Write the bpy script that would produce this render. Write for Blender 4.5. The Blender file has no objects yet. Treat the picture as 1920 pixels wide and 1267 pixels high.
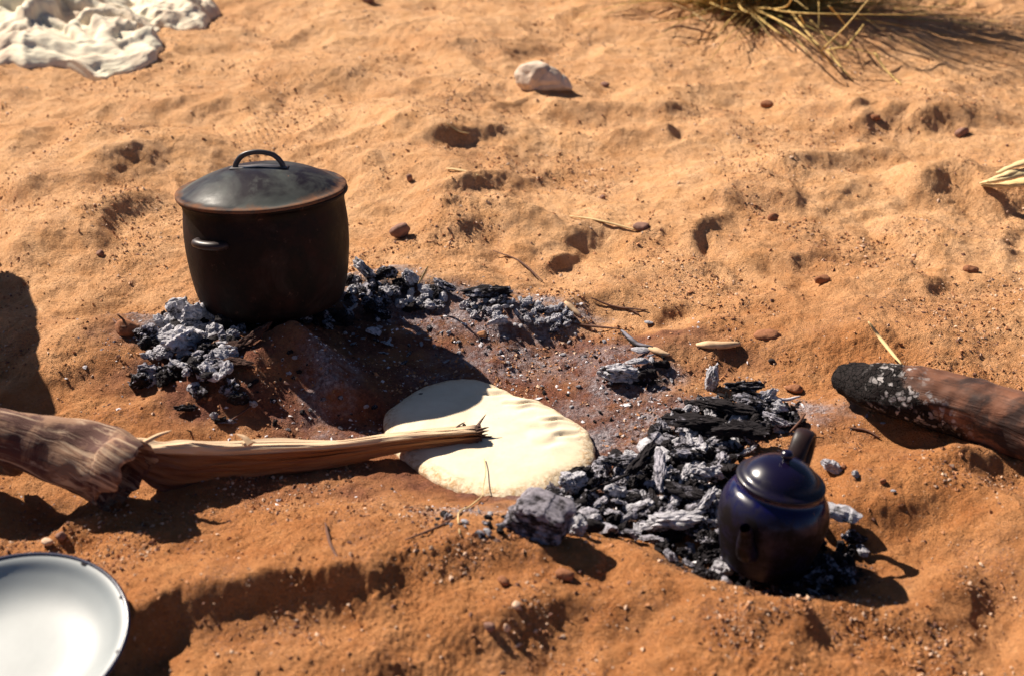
import bpy, bmesh, math, random
import numpy as np
from mathutils import Vector, Matrix, Euler, Quaternion
R = math.radians
sc = bpy.context.scene
COL = sc.collection

# ---------------------------------------------------------------- camera, light, exposure
CAM_H, PITCH, FPX = 1.0, R(27), 50/36*1920
cd = bpy.data.cameras.new('camera'); cam = bpy.data.objects.new('camera', cd); COL.objects.link(cam)
cam.location = (0, 0, CAM_H); cam.rotation_euler = (R(90)-PITCH, 0, 0)
cd.lens = 50; cd.sensor_width = 36; cd.clip_start = 0.05; cd.clip_end = 2000
cd.dof.use_dof = True; cd.dof.focus_distance = 2.2; cd.dof.aperture_fstop = 4.6
sc.camera = cam
SUN_EL, SUN_AZ = R(40.5), R(-50)          # azimuth clockwise from +Y: behind and to the left
sdir = Vector((math.sin(SUN_AZ)*math.cos(SUN_EL), math.cos(SUN_AZ)*math.cos(SUN_EL), math.sin(SUN_EL)))
w = bpy.data.worlds.new("World"); sc.world = w; w.use_nodes = True
nt = w.node_tree; bg = nt.nodes['Background']
sky = nt.nodes.new('ShaderNodeTexSky'); sky.sky_type = 'NISHITA'; sky.sun_disc = False
sky.sun_elevation = SUN_EL; sky.sun_rotation = SUN_AZ % (2*math.pi); sky.dust_density = 0.3; sky.air_density = 0.4
nt.links.new(sky.outputs[0], bg.inputs[0]); bg.inputs[1].default_value = 0.05
sd = bpy.data.lights.new('sun', 'SUN'); sd.energy = 5.0; sd.angle = R(0.53); sd.color = (1.0, 0.885, 0.75)
sun = bpy.data.objects.new('sun', sd); COL.objects.link(sun); sun.location = sdir*5
sun.rotation_euler = (-sdir).to_track_quat('-Z', 'Y').to_euler()
sc.view_settings.view_transform = 'Standard'; sc.view_settings.look = 'None'
sc.view_settings.exposure = 0.98; sc.view_settings.gamma = 1.0; sc.view_settings.use_curve_mapping = False

# ---------------------------------------------------------------- small maths
FW = np.array([0, math.cos(PITCH), -math.sin(PITCH)]); UP = np.array([0, math.sin(PITCH), math.cos(PITCH)])
def ray(px, py): return FW + np.array([(px-960)/FPX, 0, 0]) - UP*((py-633.5)/FPX)
def gp(px, py, z=0.0):                       # photo point -> place on the level z
    d = ray(px, py); t = (z-CAM_H)/d[2]; return np.array([d[0]*t, d[1]*t, z])
def hash3(i, j, k, s):
    h = (i*374761393 + j*668265263 + k*2147483647 + s*1274126177) & 0xFFFFFFFF
    h = ((h ^ (h >> 13))*1274126177) & 0xFFFFFFFF
    return ((h ^ (h >> 16)) & 0xFFFF)/32767.5 - 1.0
def vnoise(x, y, z=0.0, s=0):                # smooth noise, about -1..1
    x = np.asarray(x, float); y = np.asarray(y, float); z = np.broadcast_to(np.asarray(z, float), x.shape)
    xi = np.floor(x).astype(np.int64); yi = np.floor(y).astype(np.int64); zi = np.floor(z).astype(np.int64)
    fx, fy, fz = x-xi, y-yi, z-zi
    u, v, w_ = [f*f*f*(f*(f*6-15)+10) for f in (fx, fy, fz)]
    def g(di, dj, dk):
        a = hash3(xi+di, yi+dj, zi+dk, s); b = hash3(xi+di, yi+dj, zi+dk, s+101); c = hash3(xi+di, yi+dj, zi+dk, s+211)
        return a*(fx-di) + b*(fy-dj) + c*(fz-dk)
    def L(a, b, t): return a + (b-a)*t
    r = L(L(L(g(0,0,0), g(1,0,0), u), L(g(0,1,0), g(1,1,0), u), v), L(L(g(0,0,1), g(1,0,1), u), L(g(0,1,1), g(1,1,1), u), v), w_)
    return r*1.4
def vnoise2(x, y, s=0):
    x = np.asarray(x, float); y = np.asarray(y, float)
    xi = np.floor(x).astype(np.int64); yi = np.floor(y).astype(np.int64); fx, fy = x-xi, y-yi
    u = fx**3*(fx*(fx*6-15)+10); v = fy**3*(fy*(fy*6-15)+10)
    def g(di, dj):
        a = hash3(xi+di, yi+dj, 7, s)*math.pi; return np.cos(a)*(fx-di) + np.sin(a)*(fy-dj)
    a = g(0,0); b = g(1,0); c = g(0,1); d = g(1,1)
    return (a+(b-a)*u + ((c+(d-c)*u)-(a+(b-a)*u))*v)*1.5
def sstep(a, b, x):
    t = np.clip((x-a)/(b-a), 0, 1); return t*t*(3-2*t)
def seg(x, y, pts):                          # distance to a polyline, signed side, parameter
    best = np.full(np.shape(x), 1e9); side = np.zeros(np.shape(x)); par = np.zeros(np.shape(x)); n = len(pts)-1
    for i in range(n):
        ax, ay = pts[i][:2]; bx, by = pts[i+1][:2]; dx, dy = bx-ax, by-ay; L2 = dx*dx+dy*dy
        t = np.clip(((x-ax)*dx+(y-ay)*dy)/L2, 0, 1); qx, qy = x-(ax+dx*t), y-(ay+dy*t); d = np.hypot(qx, qy)
        m = d < best; best = np.where(m, d, best); side = np.where(m, np.sign(dx*qy-dy*qx), side); par = np.where(m, (i+t)/n, par)
    return best, side, par

# ---------------------------------------------------------------- the lie of the sand
# mounds and hollows: photo point of the centre, radii in metres, turn, height, sharpness
BUMPS = [
 (900,775,.36,.30,0,-.042,1), (985,640,.20,.12,-20,-.012,1), (480,700,.16,.09,0,.046,1), (520,600,.15,.08,0,.026,1), (1500,1070,.12,.06,0,-.012,1),
 (350,660,.13,.10,0,.012,1), (1420,1030,.16,.10,0,-.020,1), (1250,880,.16,.09,20,.008,1),
 (1030,470,.17,.10,20,-.030,1.5), (880,430,.13,.07,0,.026,1), (1230,455,.12,.06,0,-.022,1.5), (1180,215,.20,.16,10,-.032,1.5),
 (1060,270,.14,.10,0,.020,1), (850,240,.16,.20,0,.018,1), (1300,170,.15,.12,0,.014,1), (1570,320,.24,.14,0,-.040,1.6), (1650,240,.24,.18,0,-.034,1.2),
 (1500,350,.16,.08,0,.022,1), (1760,350,.15,.07,0,.028,1), (1850,250,.18,.14,0,-.020,1.2), (1350,330,.14,.07,0,.018,1),
 (1100,345,.10,.07,0,-.020,1), (690,330,.16,.10,0,-.022,1), (640,240,.22,.14,0,.016,1), (250,310,.25,.12,20,.020,1),
 (180,410,.20,.08,10,.020,1), (90,240,.24,.12,0,-.026,1.2), (430,215,.22,.16,10,-.020,1.2), (140,310,.18,.08,0,-.016,1),
 (520,70,.30,.2,0,-.018,1), (800,60,.3,.2,0,.020,1), (1120,80,.3,.15,0,-.016,1), (200,560,.16,.10,0,-.016,1), (110,600,.12,.1,0,.020,1),
 (270,700,.10,.07,20,-.020,1), (200,680,.10,.06,20,.018,1), (330,780,.14,.05,0,.014,1), (240,640,.05,.03,0,.014,1),
 (1700,900,.13,.09,0,.018,1), (1500,640,.2,.07,0,.010,1), (1560,760,.10,.05,0,.012,1), (1650,830,.12,.05,0,-.012,1),
 (1250,640,.10,.05,0,.012,1), (1180,590,.12,.05,0,-.014,1.4), (1330,560,.14,.06,0,.010,1), (1450,520,.14,.07,0,-.014,1),
 (1720,480,.16,.09,0,-.012,1), (1880,600,.16,.08,0,.014,1),
 (1200,1060,.10,.05,-10,.012,1), (300,1225,.09,.04,0,-.010,1), (1130,1140,.16,.06,10,.012,1), (900,1150,.13,.07,20,.020,1), (560,1010,.12,.06,0,.016,1), (620,960,.12,.03,0,.010,1),
 (420,1000,.12,.06,20,-.014,1), (330,1010,.10,.06,0,.010,1), (1040,1230,.05,.08,-25,-.012,1.3), (1240,1210,.08,.08,-25,-.014,1.3), (820,1220,.06,.05,-35,-.020,1.3),
 (1310,1210,.04,.09,-30,.014,1), (1690,1190,.12,.06,0,-.026,1.1), (1600,1105,.10,.035,0,.016,1), (1840,1000,.09,.05,10,.022,1), (1740,1010,.10,.05,0,-.024,1.4),
 (1880,1120,.08,.06,0,-.026,1.4), (1800,1090,.05,.03,0,.010,1), (1500,1200,.12,.06,0,.012,1), (640,1230,.07,.03,10,.016,1), (60,1190,.20,.16,0,-.022,1),
 (1820,880,.06,.03,0,.014,1), (1900,930,.06,.04,0,-.016,1), (60,960,.05,.07,20,-.018,1.4), (120,1000,.03,.06,-15,.012,1),
]
# ridges: photo points, height, width behind, width in front (towards the camera)
RIDGES = [
 ([(40,1215),(190,1190),(330,1168),(430,1172),(560,1135),(700,1105),(780,1070),(900,1048),(1010,1058),(1160,1085)], .045, .10, .030),
 ([(1080,1065),(1180,1070),(1270,1120),(1390,1150),(1480,1160),(1600,1180)], .018, .03, .09),
 ([(525,655),(590,700),(665,765)], .040, .06, .04), ([(515,660),(470,720),(430,770)], .014, .05, .05),
 ([(650,555),(760,545),(880,560),(1000,590),(1090,615)], .022, .07, .06),
 ([(1020,222),(1110,202),(1200,198),(1310,212)], .024, .12, .05), ([(1130,262),(1200,250),(1290,262)], .018, .10, .05),
 ([(1560,265),(1610,228),(1720,222),(1800,250)], .030, .14, .06), ([(1440,342),(1550,318),(1610,308),(1700,300)], .028, .11, .045), ([(1680,372),(1770,352),(1850,360),(1910,385)], .026, .12, .05),
 ([(1500,215),(1560,205),(1600,225)], .014, .08, .04), ([(1300,395),(1400,382),(1500,392)], .014, .10, .05),
 ([(800,412),(900,402),(1010,418),(1100,452)], .026, .10, .045), ([(930,478),(1010,465),(1090,480)], .016, .06, .035), ([(1140,455),(1240,445),(1350,462)], .020, .09, .04),
 ([(655,352),(730,328),(820,345),(920,385)], .024, .12, .05), ([(700,270),(790,262),(860,290)], .018, .12, .06),
 ([(-20,282),(110,262),(250,280)], .026, .14, .06), ([(170,332),(300,295),(430,262)], .020, .12, .055), ([(-10,375),(100,352),(210,362)], .020, .12, .05), ([(60,218),(190,208),(320,222)], .018, .12, .06),
 ([(420,150),(560,135),(700,150)], .018, .16, .08), ([(760,110),(900,100),(1000,112)], .016, .16, .08), ([(300,235),(430,205),(560,205)], .016, .14, .06), ([(-20,470),(120,440),(240,452)], .018, .10, .05), ([(40,560),(150,535),(250,555)], .016, .09, .05),
 ([(1540,565),(1660,550),(1800,565)], .014, .10, .06), ([(1690,470),(1800,455),(1920,475)], .016, .12, .06), ([(1380,500),(1470,488),(1560,500)], .012, .08, .045),
 ([(1080,560),(1160,575),(1250,590)], .010, .06, .02), ([(1540,630),(1650,640),(1780,690)], .010, .05, .05),
 ([(100,655),(200,650),(280,625)], .010, .04, .04),
]
_B = [(gp(a,b)[0], gp(a,b)[1], rx, ry, R(t), h*(1 if b > 520 else 1.0 if h > 0 else .55), k) for a,b,rx,ry,t,h,k in BUMPS]
_R = [([tuple(gp(*p)[:2]) for p in pts], h*(1.5 if pts[0][1] < 520 else 1), wb, wf*(1.1 if pts[0][1] < 520 else 1)) for pts,h,wb,wf in RIDGES]
RIP = [(gp(1745,385), R(62), .11, .030, .012), (gp(1225,385), R(50), .13, .05, .014), (gp(480,255), R(70), .2, .06, .014)]
def H(x, y):
    x = np.asarray(x, float); y = np.asarray(y, float)
    wx = x + .05*vnoise2(x*5, y*5, 3); wy = y + .05*vnoise2(x*5, y*5, 4)
    far = sstep(9, 30, np.hypot(x, y))
    z = .016*(1+.45*sstep(2.1, 2.9, y))*vnoise2(wx*2.6, wy*2.6, 11)
    r = 1-np.abs(vnoise2(wx*6.5, wy*5.5, 12)); calm = 1-.75*np.exp(-(((x+.07)/.34)**2+((y-1.70)/.25)**2)**2)
    front = .45+.55*sstep(1.5, 2.1, y)+.35*sstep(2.2, 2.9, y)
    z = z + .015*(r-.75)*calm*front + .0062*(1-.35*sstep(2, 2.8, y))*vnoise2(wx*17, wy*17, 13)*calm + .0026*vnoise2(x*45, y*45, 14) + .0011*vnoise2(x*110, y*110, 15)
    rough = sstep(-.1, .35, vnoise2(x*4+9, y*4, 16))
    z = z + rough*(.0012*vnoise2(x*190, y*190, 17) + .0016*np.abs(vnoise2(x*85, y*85, 18)))
    shp = z.shape; z = z.ravel().copy(); wx = wx.ravel(); wy = wy.ravel(); xr = x.ravel(); yr = y.ravel()
    for cx, cy, rx, ry, t, h, k in _B:
        m = 3*max(rx, ry); I = np.flatnonzero((np.abs(wx-cx) < m) & (np.abs(wy-cy) < m))
        if len(I) == 0: continue
        dx, dy = wx[I]-cx, wy[I]-cy; u = (dx*math.cos(t)+dy*math.sin(t))/rx; v = (-dx*math.sin(t)+dy*math.cos(t))/ry
        z[I] += h*np.exp(-(u*u+v*v)**k)
    for pts, h, wb, wf in _R:
        m = 3*max(wb, wf); xs = [q[0] for q in pts]; ys = [q[1] for q in pts]
        I = np.flatnonzero((wx > min(xs)-m) & (wx < max(xs)+m) & (wy > min(ys)-m) & (wy < max(ys)+m))
        if len(I) == 0: continue
        d, s, p = seg(wx[I], wy[I], pts); wd = np.where(s > 0, wb, wf)
        z[I] += h*np.exp(-(d/wd)**1.6)*sstep(0, .2, p)*sstep(0, .2, 1-p)
    for c, a, rx, ry, wl in RIP:
        dx, dy = xr-c[0], yr-c[1]
        z += .0011*np.sin((dx*math.sin(a)+dy*math.cos(a))*2*math.pi/wl)*np.exp(-((dx/rx)**2+(dy/ry)**2)**2)
    z = z.reshape(shp)
    z = z*(1-far) + far*(1.2*vnoise2(x*.02, y*.02, 31)+.1*vnoise2(x*.2, y*.2, 32))
    return z
def h1(x, y): return float(H(np.array([x]), np.array([y]))[0])
def at(px, py, lift=0.0):                    # photo point -> place on the sand (or lift above it)
    z = 0.0
    for _ in range(7):
        p = gp(px, py, z); z = .5*z + .5*(h1(p[0], p[1])+lift)
    p = gp(px, py, z); return Vector((p[0], p[1], h1(p[0], p[1])+lift))
def gauss(x, y, lst):
    m = np.zeros(np.shape(x))
    for px, py, rx, ry, a in lst:
        c = gp(px, py, -.01); m = np.maximum(m, a*np.exp(-(((x-c[0])/rx)**2+((y-c[1])/ry)**2)**1.5))
    return m
BURNT = [(840,720,.40,.20,1), (560,720,.26,.13,.95), (1130,780,.26,.15,.85), (1010,850,.24,.16,.75), (1080,650,.22,.07,.75), (760,620,.26,.12,1), (1350,690,.14,.07,.4),
         (640,880,.34,.08,.55), (440,760,.14,.08,.7), (1180,640,.09,.04,.6), (1480,800,.12,.08,.4), (300,660,.12,.08,.5)]
ASH = [(700,560,.11,.07,1), (830,590,.13,.06,.9), (980,600,.13,.06,.95), (940,650,.13,.05,.6), (1060,660,.15,.06,.55), (1190,705,.09,.05,.8), (1290,760,.10,.05,1), (1210,790,.14,.06,.85), (1110,745,.16,.05,.45),
       (620,720,.05,.09,.55), (840,680,.10,.05,.5), (350,650,.10,.08,.8), (1420,780,.12,.06,.8), (1130,930,.15,.07,.7), (620,780,.16,.04,.3), (860,985,.07,.03,.7)]
CHAR = [(1240,890,.115,.06,1), (1400,1040,.105,.05,1), (1500,1050,.09,.05,1), (1390,790,.08,.05,.9), (365,665,.07,.06,1), (500,590,.12,.08,1), (420,700,.05,.03,.8), (1120,960,.10,.04,1), (600,610,.12,.05,.6), (730,560,.08,.04,.7), (1220,700,.035,.02,.8), (1000,595,.05,.02,.5)]

# ---------------------------------------------------------------- materials
def mat(name, rough=.8):
    m = bpy.data.materials.new(name); m.use_nodes = True; n = m.node_tree.nodes; b = n['Principled BSDF']
    b.inputs['Roughness'].default_value = rough; return m, m.node_tree, b
class NB:
    def __init__(s, t): s.t = t; s.tc = t.nodes.new('ShaderNodeTexCoord')
    def n(s, k, **kw):
        o = s.t.nodes.new(k)
        for a, v in kw.items(): setattr(o, a, v)
        return o
    def link(s, a, b): s.t.links.new(a, b)
    def val(s, sock, v):
        if isinstance(v, bpy.types.NodeSocket): s.link(v, sock)
        else: sock.default_value = v
    def noise(s, scale, detail=3, rough=.55, vec=None, dist=0.0):
        o = s.n('ShaderNodeTexNoise'); s.link(vec or s.tc.outputs['Object'], o.inputs['Vector'])
        o.inputs['Scale'].default_value = scale; o.inputs['Detail'].default_value = detail; o.inputs['Roughness'].default_value = rough; o.inputs['Distortion'].default_value = dist
        return o.outputs[0]
    def voro(s, scale, feat='F1', vec=None, out=0):
        o = s.n('ShaderNodeTexVoronoi', feature=feat); s.link(vec or s.tc.outputs['Object'], o.inputs['Vector']); o.inputs['Scale'].default_value = scale; return o.outputs[out]
    def math(s, op, a, b=0.0, c=0.0, clamp=False):
        o = s.n('ShaderNodeMath', operation=op, use_clamp=clamp); s.val(o.inputs[0], a); s.val(o.inputs[1], b); s.val(o.inputs[2], c); return o.outputs[0]
    def mr(s, x, a, b, c=0.0, d=1.0):
        o = s.n('ShaderNodeMapRange'); s.val(o.inputs[0], x)
        for i, v in zip((1,2,3,4), (a,b,c,d)): s.val(o.inputs[i], v)
        return o.outputs[0]
    def mix(s, f, a, b, blend='MIX'):
        o = s.n('ShaderNodeMix', data_type='RGBA', blend_type=blend); s.val(o.inputs[0], f)
        for i, v in ((6, a), (7, b)):
            if isinstance(v, tuple): v = v if len(v) == 4 else v+(1,)
            s.val(o.inputs[i], v)
        return o.outputs[2]
    def grainmap(s, sc3):
        o = s.n('ShaderNodeMapping'); s.link(s.n('ShaderNodeAttribute', attribute_name='grain').outputs['Vector'], o.inputs[0]); o.inputs['Scale'].default_value = sc3; return o.outputs[0]
    def attr(s, name): return s.n('ShaderNodeAttribute', attribute_name=name).outputs['Fac']
    def mapping(s, scale, rot=(0,0,0)):
        o = s.n('ShaderNodeMapping'); s.link(s.tc.outputs['Object'], o.inputs[0]); o.inputs['Scale'].default_value = scale; o.inputs['Rotation'].default_value = rot; return o.outputs[0]
    def bump(s, b, h, strength, dist, prev=None):
        o = s.n('ShaderNodeBump'); o.inputs['Strength'].default_value = strength; o.inputs['Distance'].default_value = dist; s.link(h, o.inputs['Height'])
        if prev is not None: s.link(prev, o.inputs['Normal'])
        s.link(o.outputs[0], b.inputs['Normal']); return o.outputs[0]
M = {}
def m_sand():
    m, t, b = mat('sand', .95); q = NB(t); b.inputs['Specular IOR Level'].default_value = .15
    big = q.noise(3.2, 4, .6); mid = q.noise(22, 5, .65); fine = q.noise(190, 4, .75); spk = q.noise(420, 2, .6)
    tone = q.attr('tone')
    pale = q.mix(q.mr(mid, .35, .7), (.66,.355,.160), (.81,.495,.270)); deep = q.mix(q.mr(mid, .3, .7), (.36,.135,.042), (.50,.225,.085))
    c = q.mix(q.math('ADD', q.mr(big, .35, .65, -.22, .22), tone, clamp=True), deep, pale)
    c = q.mix(q.mr(fine, .50, .70, 0, .40), c, (.25,.105,.052))              # coarser dark grains
    c = q.mix(q.mr(fine, .30, .42, .28, 0), c, (.74,.50,.33))
    c = q.mix(q.mr(spk, .64, .71, 0, .55), c, (.16,.09,.07)); 
    patch = q.mr(q.noise(9, 3, .6), .52, .62); gr = q.mr(q.noise(260, 3, .8), .5, .60)
    c = q.mix(q.math('MULTIPLY', q.math('MULTIPLY', patch, gr), .55), c, (.25,.13,.09))   # patches of grey-brown grit
    burnt = q.math('MULTIPLY', q.attr('burnt'), q.mr(q.noise(14, 5, .7), .30, .52, .45, 1.0))
    bc = q.mix(q.mr(fine, .35, .65), (.115,.042,.028), (.25,.098,.058))
    c = q.mix(burnt, c, bc)
    ash = q.math('MULTIPLY', q.attr('ash'), q.mr(q.noise(30, 6, .75), .38, .60))
    ac = q.mix(q.mr(q.noise(150, 4, .8), .40, .62), (.13,.115,.13), (.50,.46,.49))
    c = q.mix(q.math('MULTIPLY', ash, .85), c, ac)
    c = q.mix(q.math('MULTIPLY', q.attr('char'), q.mr(q.noise(60, 4, .7), .28, .55)), c, (.022,.016,.016))
    q.link(c, b.inputs['Base Color'])
    n1 = q.bump(b, q.noise(70, 5, .7), .7, .008); n2 = q.bump(b, fine, 1.0, .005, n1); n3 = q.bump(b, spk, 1.0, .0035, n2); q.bump(b, q.noise(900, 2, .6), .6, .0012, n3)
    return m
def m_char(name, ash_amt, tint=(.44,.42,.50), warm=False):
    m, t, b = mat(name, .9); q = NB(t); b.inputs['Specular IOR Level'].default_value = .25
    oi = q.n('ShaderNodeObjectInfo'); geo = q.n('ShaderNodeNewGeometry'); sx = q.n('ShaderNodeSeparateXYZ'); q.link(geo.outputs['Normal'], sx.inputs[0])
    va = q.n('ShaderNodeVectorMath', operation='ADD'); q.link(q.tc.outputs['Object'], va.inputs[0]); q.link(q.math('MULTIPLY', oi.outputs['Random'], 60.0), va.inputs[1]); v0 = va.outputs[0]
    mp = q.n('ShaderNodeMapping'); q.link(v0, mp.inputs[0]); mp.inputs['Scale'].default_value = (1.0, 5.5, 5.5)
    grain = q.noise(1.3, 5, .7, vec=mp.outputs[0], dist=.4); lump = q.noise(1.7, 5, .68, vec=v0, dist=.3); fine = q.noise(9, 4, .7, vec=v0)
    f = q.math('ADD', q.math('MULTIPLY', sx.outputs['Z'], .10), q.math('ADD', q.math('MULTIPLY', grain, .5), q.math('MULTIPLY', lump, 1.0)))
    f = q.math('ADD', f, q.math('ADD', q.math('MULTIPLY', oi.outputs['Random'], .16), q.math('MULTIPLY', fine, .10)))
    f = q.mr(f, 1.03-ash_amt, 1.17-ash_amt)
    dark = (.012,.009,.011) if not warm else (.05,.022,.015)
    pal = q.mix(q.mr(q.noise(3.5, 4, .7, vec=v0), .3, .7), tuple(v*.45 for v in tint), tuple(min(1, v*1.3) for v in tint))
    q.link(q.mix(f, dark, pal), b.inputs['Base Color'])
    n1 = q.bump(b, grain, .8, .004); q.bump(b, fine, .5, .0012, n1); return m
def m_plain(name, col, rough=.85, var=.35, scale=40, bump=.4, dist=.002, stretch=None, spec=.3):
    m, t, b = mat(name, rough); q = NB(t); b.inputs['Specular IOR Level'].default_value = spec
    v = q.mapping(stretch) if stretch else None
    n = q.noise(scale, 4, .65, vec=v); c2 = q.mix(q.mr(n, .3, .7), tuple(c*(1-var) for c in col), tuple(min(1, c*(1+var*.6)) for c in col))
    q.link(c2, b.inputs['Base Color'])
    if bump: q.bump(b, q.noise(scale*2.5, 4, .7, vec=v), bump, dist)
    return m
def m_pot(name):
    m, t, b = mat(name, .55); q = NB(t); b.inputs['Specular IOR Level'].default_value = .14
    n = q.noise(18, 6, .7); s = q.n('ShaderNodeSeparateXYZ'); q.link(q.tc.outputs['Object'], s.inputs[0])
    c = q.mix(q.mr(n, .45, .75), (.005,.003,.003), (.034,.013,.009)); c = q.mix(q.mr(q.noise(60, 5, .75), .62, .74), c, (.10,.05,.034)); c = q.mix(q.mr(q.noise(9, 5, .7, dist=.6), .56, .70, 0, .6), c, (.040,.026,.022))
    q.link(c, b.inputs['Base Color']); q.link(q.mr(n, .3, .7, .42, .75), b.inputs['Roughness']); q.bump(b, q.noise(90, 5, .7), .35, .0015); return m
def m_lid():
    m, t, b = mat('lid_enamel', .35); q = NB(t); s = q.n('ShaderNodeSeparateXYZ'); q.link(q.tc.outputs['Object'], s.inputs[0])
    r = q.math('SQRT', q.math('ADD', q.math('MULTIPLY', s.outputs[0], s.outputs[0]), q.math('MULTIPLY', s.outputs[1], s.outputs[1])))
    n = q.noise(16, 6, .7, dist=.6); n2 = q.noise(7, 4, .6, dist=.8)
    c = q.mix(q.mr(n2, .42, .62), (.012,.009,.014), (.065,.072,.068)); c = q.mix(q.mr(n, .55, .68, 0, .7), c, (.060,.064,.062)); b.inputs['Specular IOR Level'].default_value = .07
    rr = q.math('ADD', r, q.math('MULTIPLY', q.math('SUBTRACT', n, .5), .045))
    rust = q.mr(rr, .119, .131); c = q.mix(q.math('MULTIPLY', rust, q.mr(q.noise(35, 5, .7), .32, .55)), c, q.mix(q.noise(50, 4, .7), (.07,.028,.016), (.25,.125,.07)))
    c = q.mix(q.mr(q.noise(70, 5, .8), .68, .74), c, (.24,.11,.06))
    q.link(c, b.inputs['Base Color']); q.link(q.math('ADD', q.mr(n, .35, .65, .34, .60), q.math('MULTIPLY', rust, .35)), b.inputs['Roughness']); q.bump(b, q.noise(55, 5, .7), .25, .001); return m
def m_enamel(name, col, sootlow=None, rough=.12):
    m, t, b = mat(name, rough); q = NB(t); s = q.n('ShaderNodeSeparateXYZ'); q.link(q.tc.outputs['Object'], s.inputs[0])
    if sootlow is not None:
        f = q.math('ADD', q.mr(s.outputs[2], sootlow, sootlow+.03, 1, 0), q.math('MULTIPLY', q.math('SUBTRACT', q.noise(38, 5, .7, dist=.5), .55), 2.2), clamp=True)
        c = q.mix(f, col, (.006,.004,.005)); c = q.mix(q.mr(q.noise(85, 4, .7), .68, .70), c, (.09,.045,.032)); q.link(c, b.inputs['Base Color']); q.link(q.mr(f, 0, 1, .5, .10), b.inputs['Specular IOR Level']); q.link(q.mr(f, 0, 1, rough, .6), b.inputs['Roughness'])
    else:
        n = q.noise(14, 4, .6); q.link(q.mix(q.mr(n, .3, .75), col, tuple(v*.86 for v in col)), b.inputs['Base Color'])
    q.bump(b, q.noise(60, 3, .6), .08, .001); return m
def m_bread():
    m, t, b = mat('bread_dough', .92); q = NB(t); b.inputs['Specular IOR Level'].default_value = .15
    n = q.noise(26, 5, .65); e = q.attr('rim')
    c = q.mix(q.mr(n, .35, .7), (.80,.69,.51), (.71,.585,.41))
    cr = q.noise(130, 5, .75); c = q.mix(q.math('MULTIPLY', e, q.mr(cr, .44, .62)), c, (.50,.31,.15)); c = q.mix(q.math('MULTIPLY', q.attr('under'), .75), c, (.40,.20,.10))
    c = q.mix(q.mr(q.noise(240, 3, .7), .66, .73, 0, .5), c, (.45,.30,.16))
    q.link(c, b.inputs['Base Color'])
    n1 = q.bump(b, q.noise(60, 5, .65), .30, .003); n2 = q.n('ShaderNodeBump'); q.link(cr, n2.inputs['Height']); q.link(q.math('MULTIPLY', e, .9), n2.inputs['Strength']); n2.inputs['Distance'].default_value = .003
    q.link(n1, n2.inputs['Normal']); q.link(n2.outputs[0], b.inputs['Normal']); return m
def m_bark():
    m, t, b = mat('weathered_bark', .85); q = NB(t); v = q.grainmap((9, 75, 75))
    n = q.noise(1.0, 6, .65, vec=v, dist=.8); n2 = q.noise(13, 5, .65, dist=.6)
    c = q.mix(q.mr(n2, .47, .55), (.26,.14,.08), (.085,.028,.018)); c = q.mix(q.mr(n, .54, .64, 0, .75), c, (.58,.42,.28)); c = q.mix(q.mr(n, .42, .32, 0, .8), c, (.035,.014,.010))
    q.link(c, b.inputs['Base Color']); q.bump(b, n, .8, .006); return m
def m_wood():
    m, t, b = mat('split_wood', .7); q = NB(t); v = q.grainmap((6, 170, 170))
    n = q.noise(1.0, 5, .6, vec=v); n2 = q.noise(18, 4, .6)
    c = q.mix(q.mr(n, .35, .68), (.22,.072,.020), (.46,.215,.075)); c = q.mix(q.mr(n2, .55, .75, 0, .5), c, (.25,.10,.04)); c = q.mix(q.attr('top'), c, (.64,.46,.29)); c = q.mix(q.math('MULTIPLY', q.attr('scorch_shade'), q.mr(n2, .25, .5, .6, 1)), c, (.075,.026,.016))  # last mix: burnt tip and splinters, plus shade painted on the arm
    q.link(c, b.inputs['Base Color']); q.bump(b, n, .7, .003); return m
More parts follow.
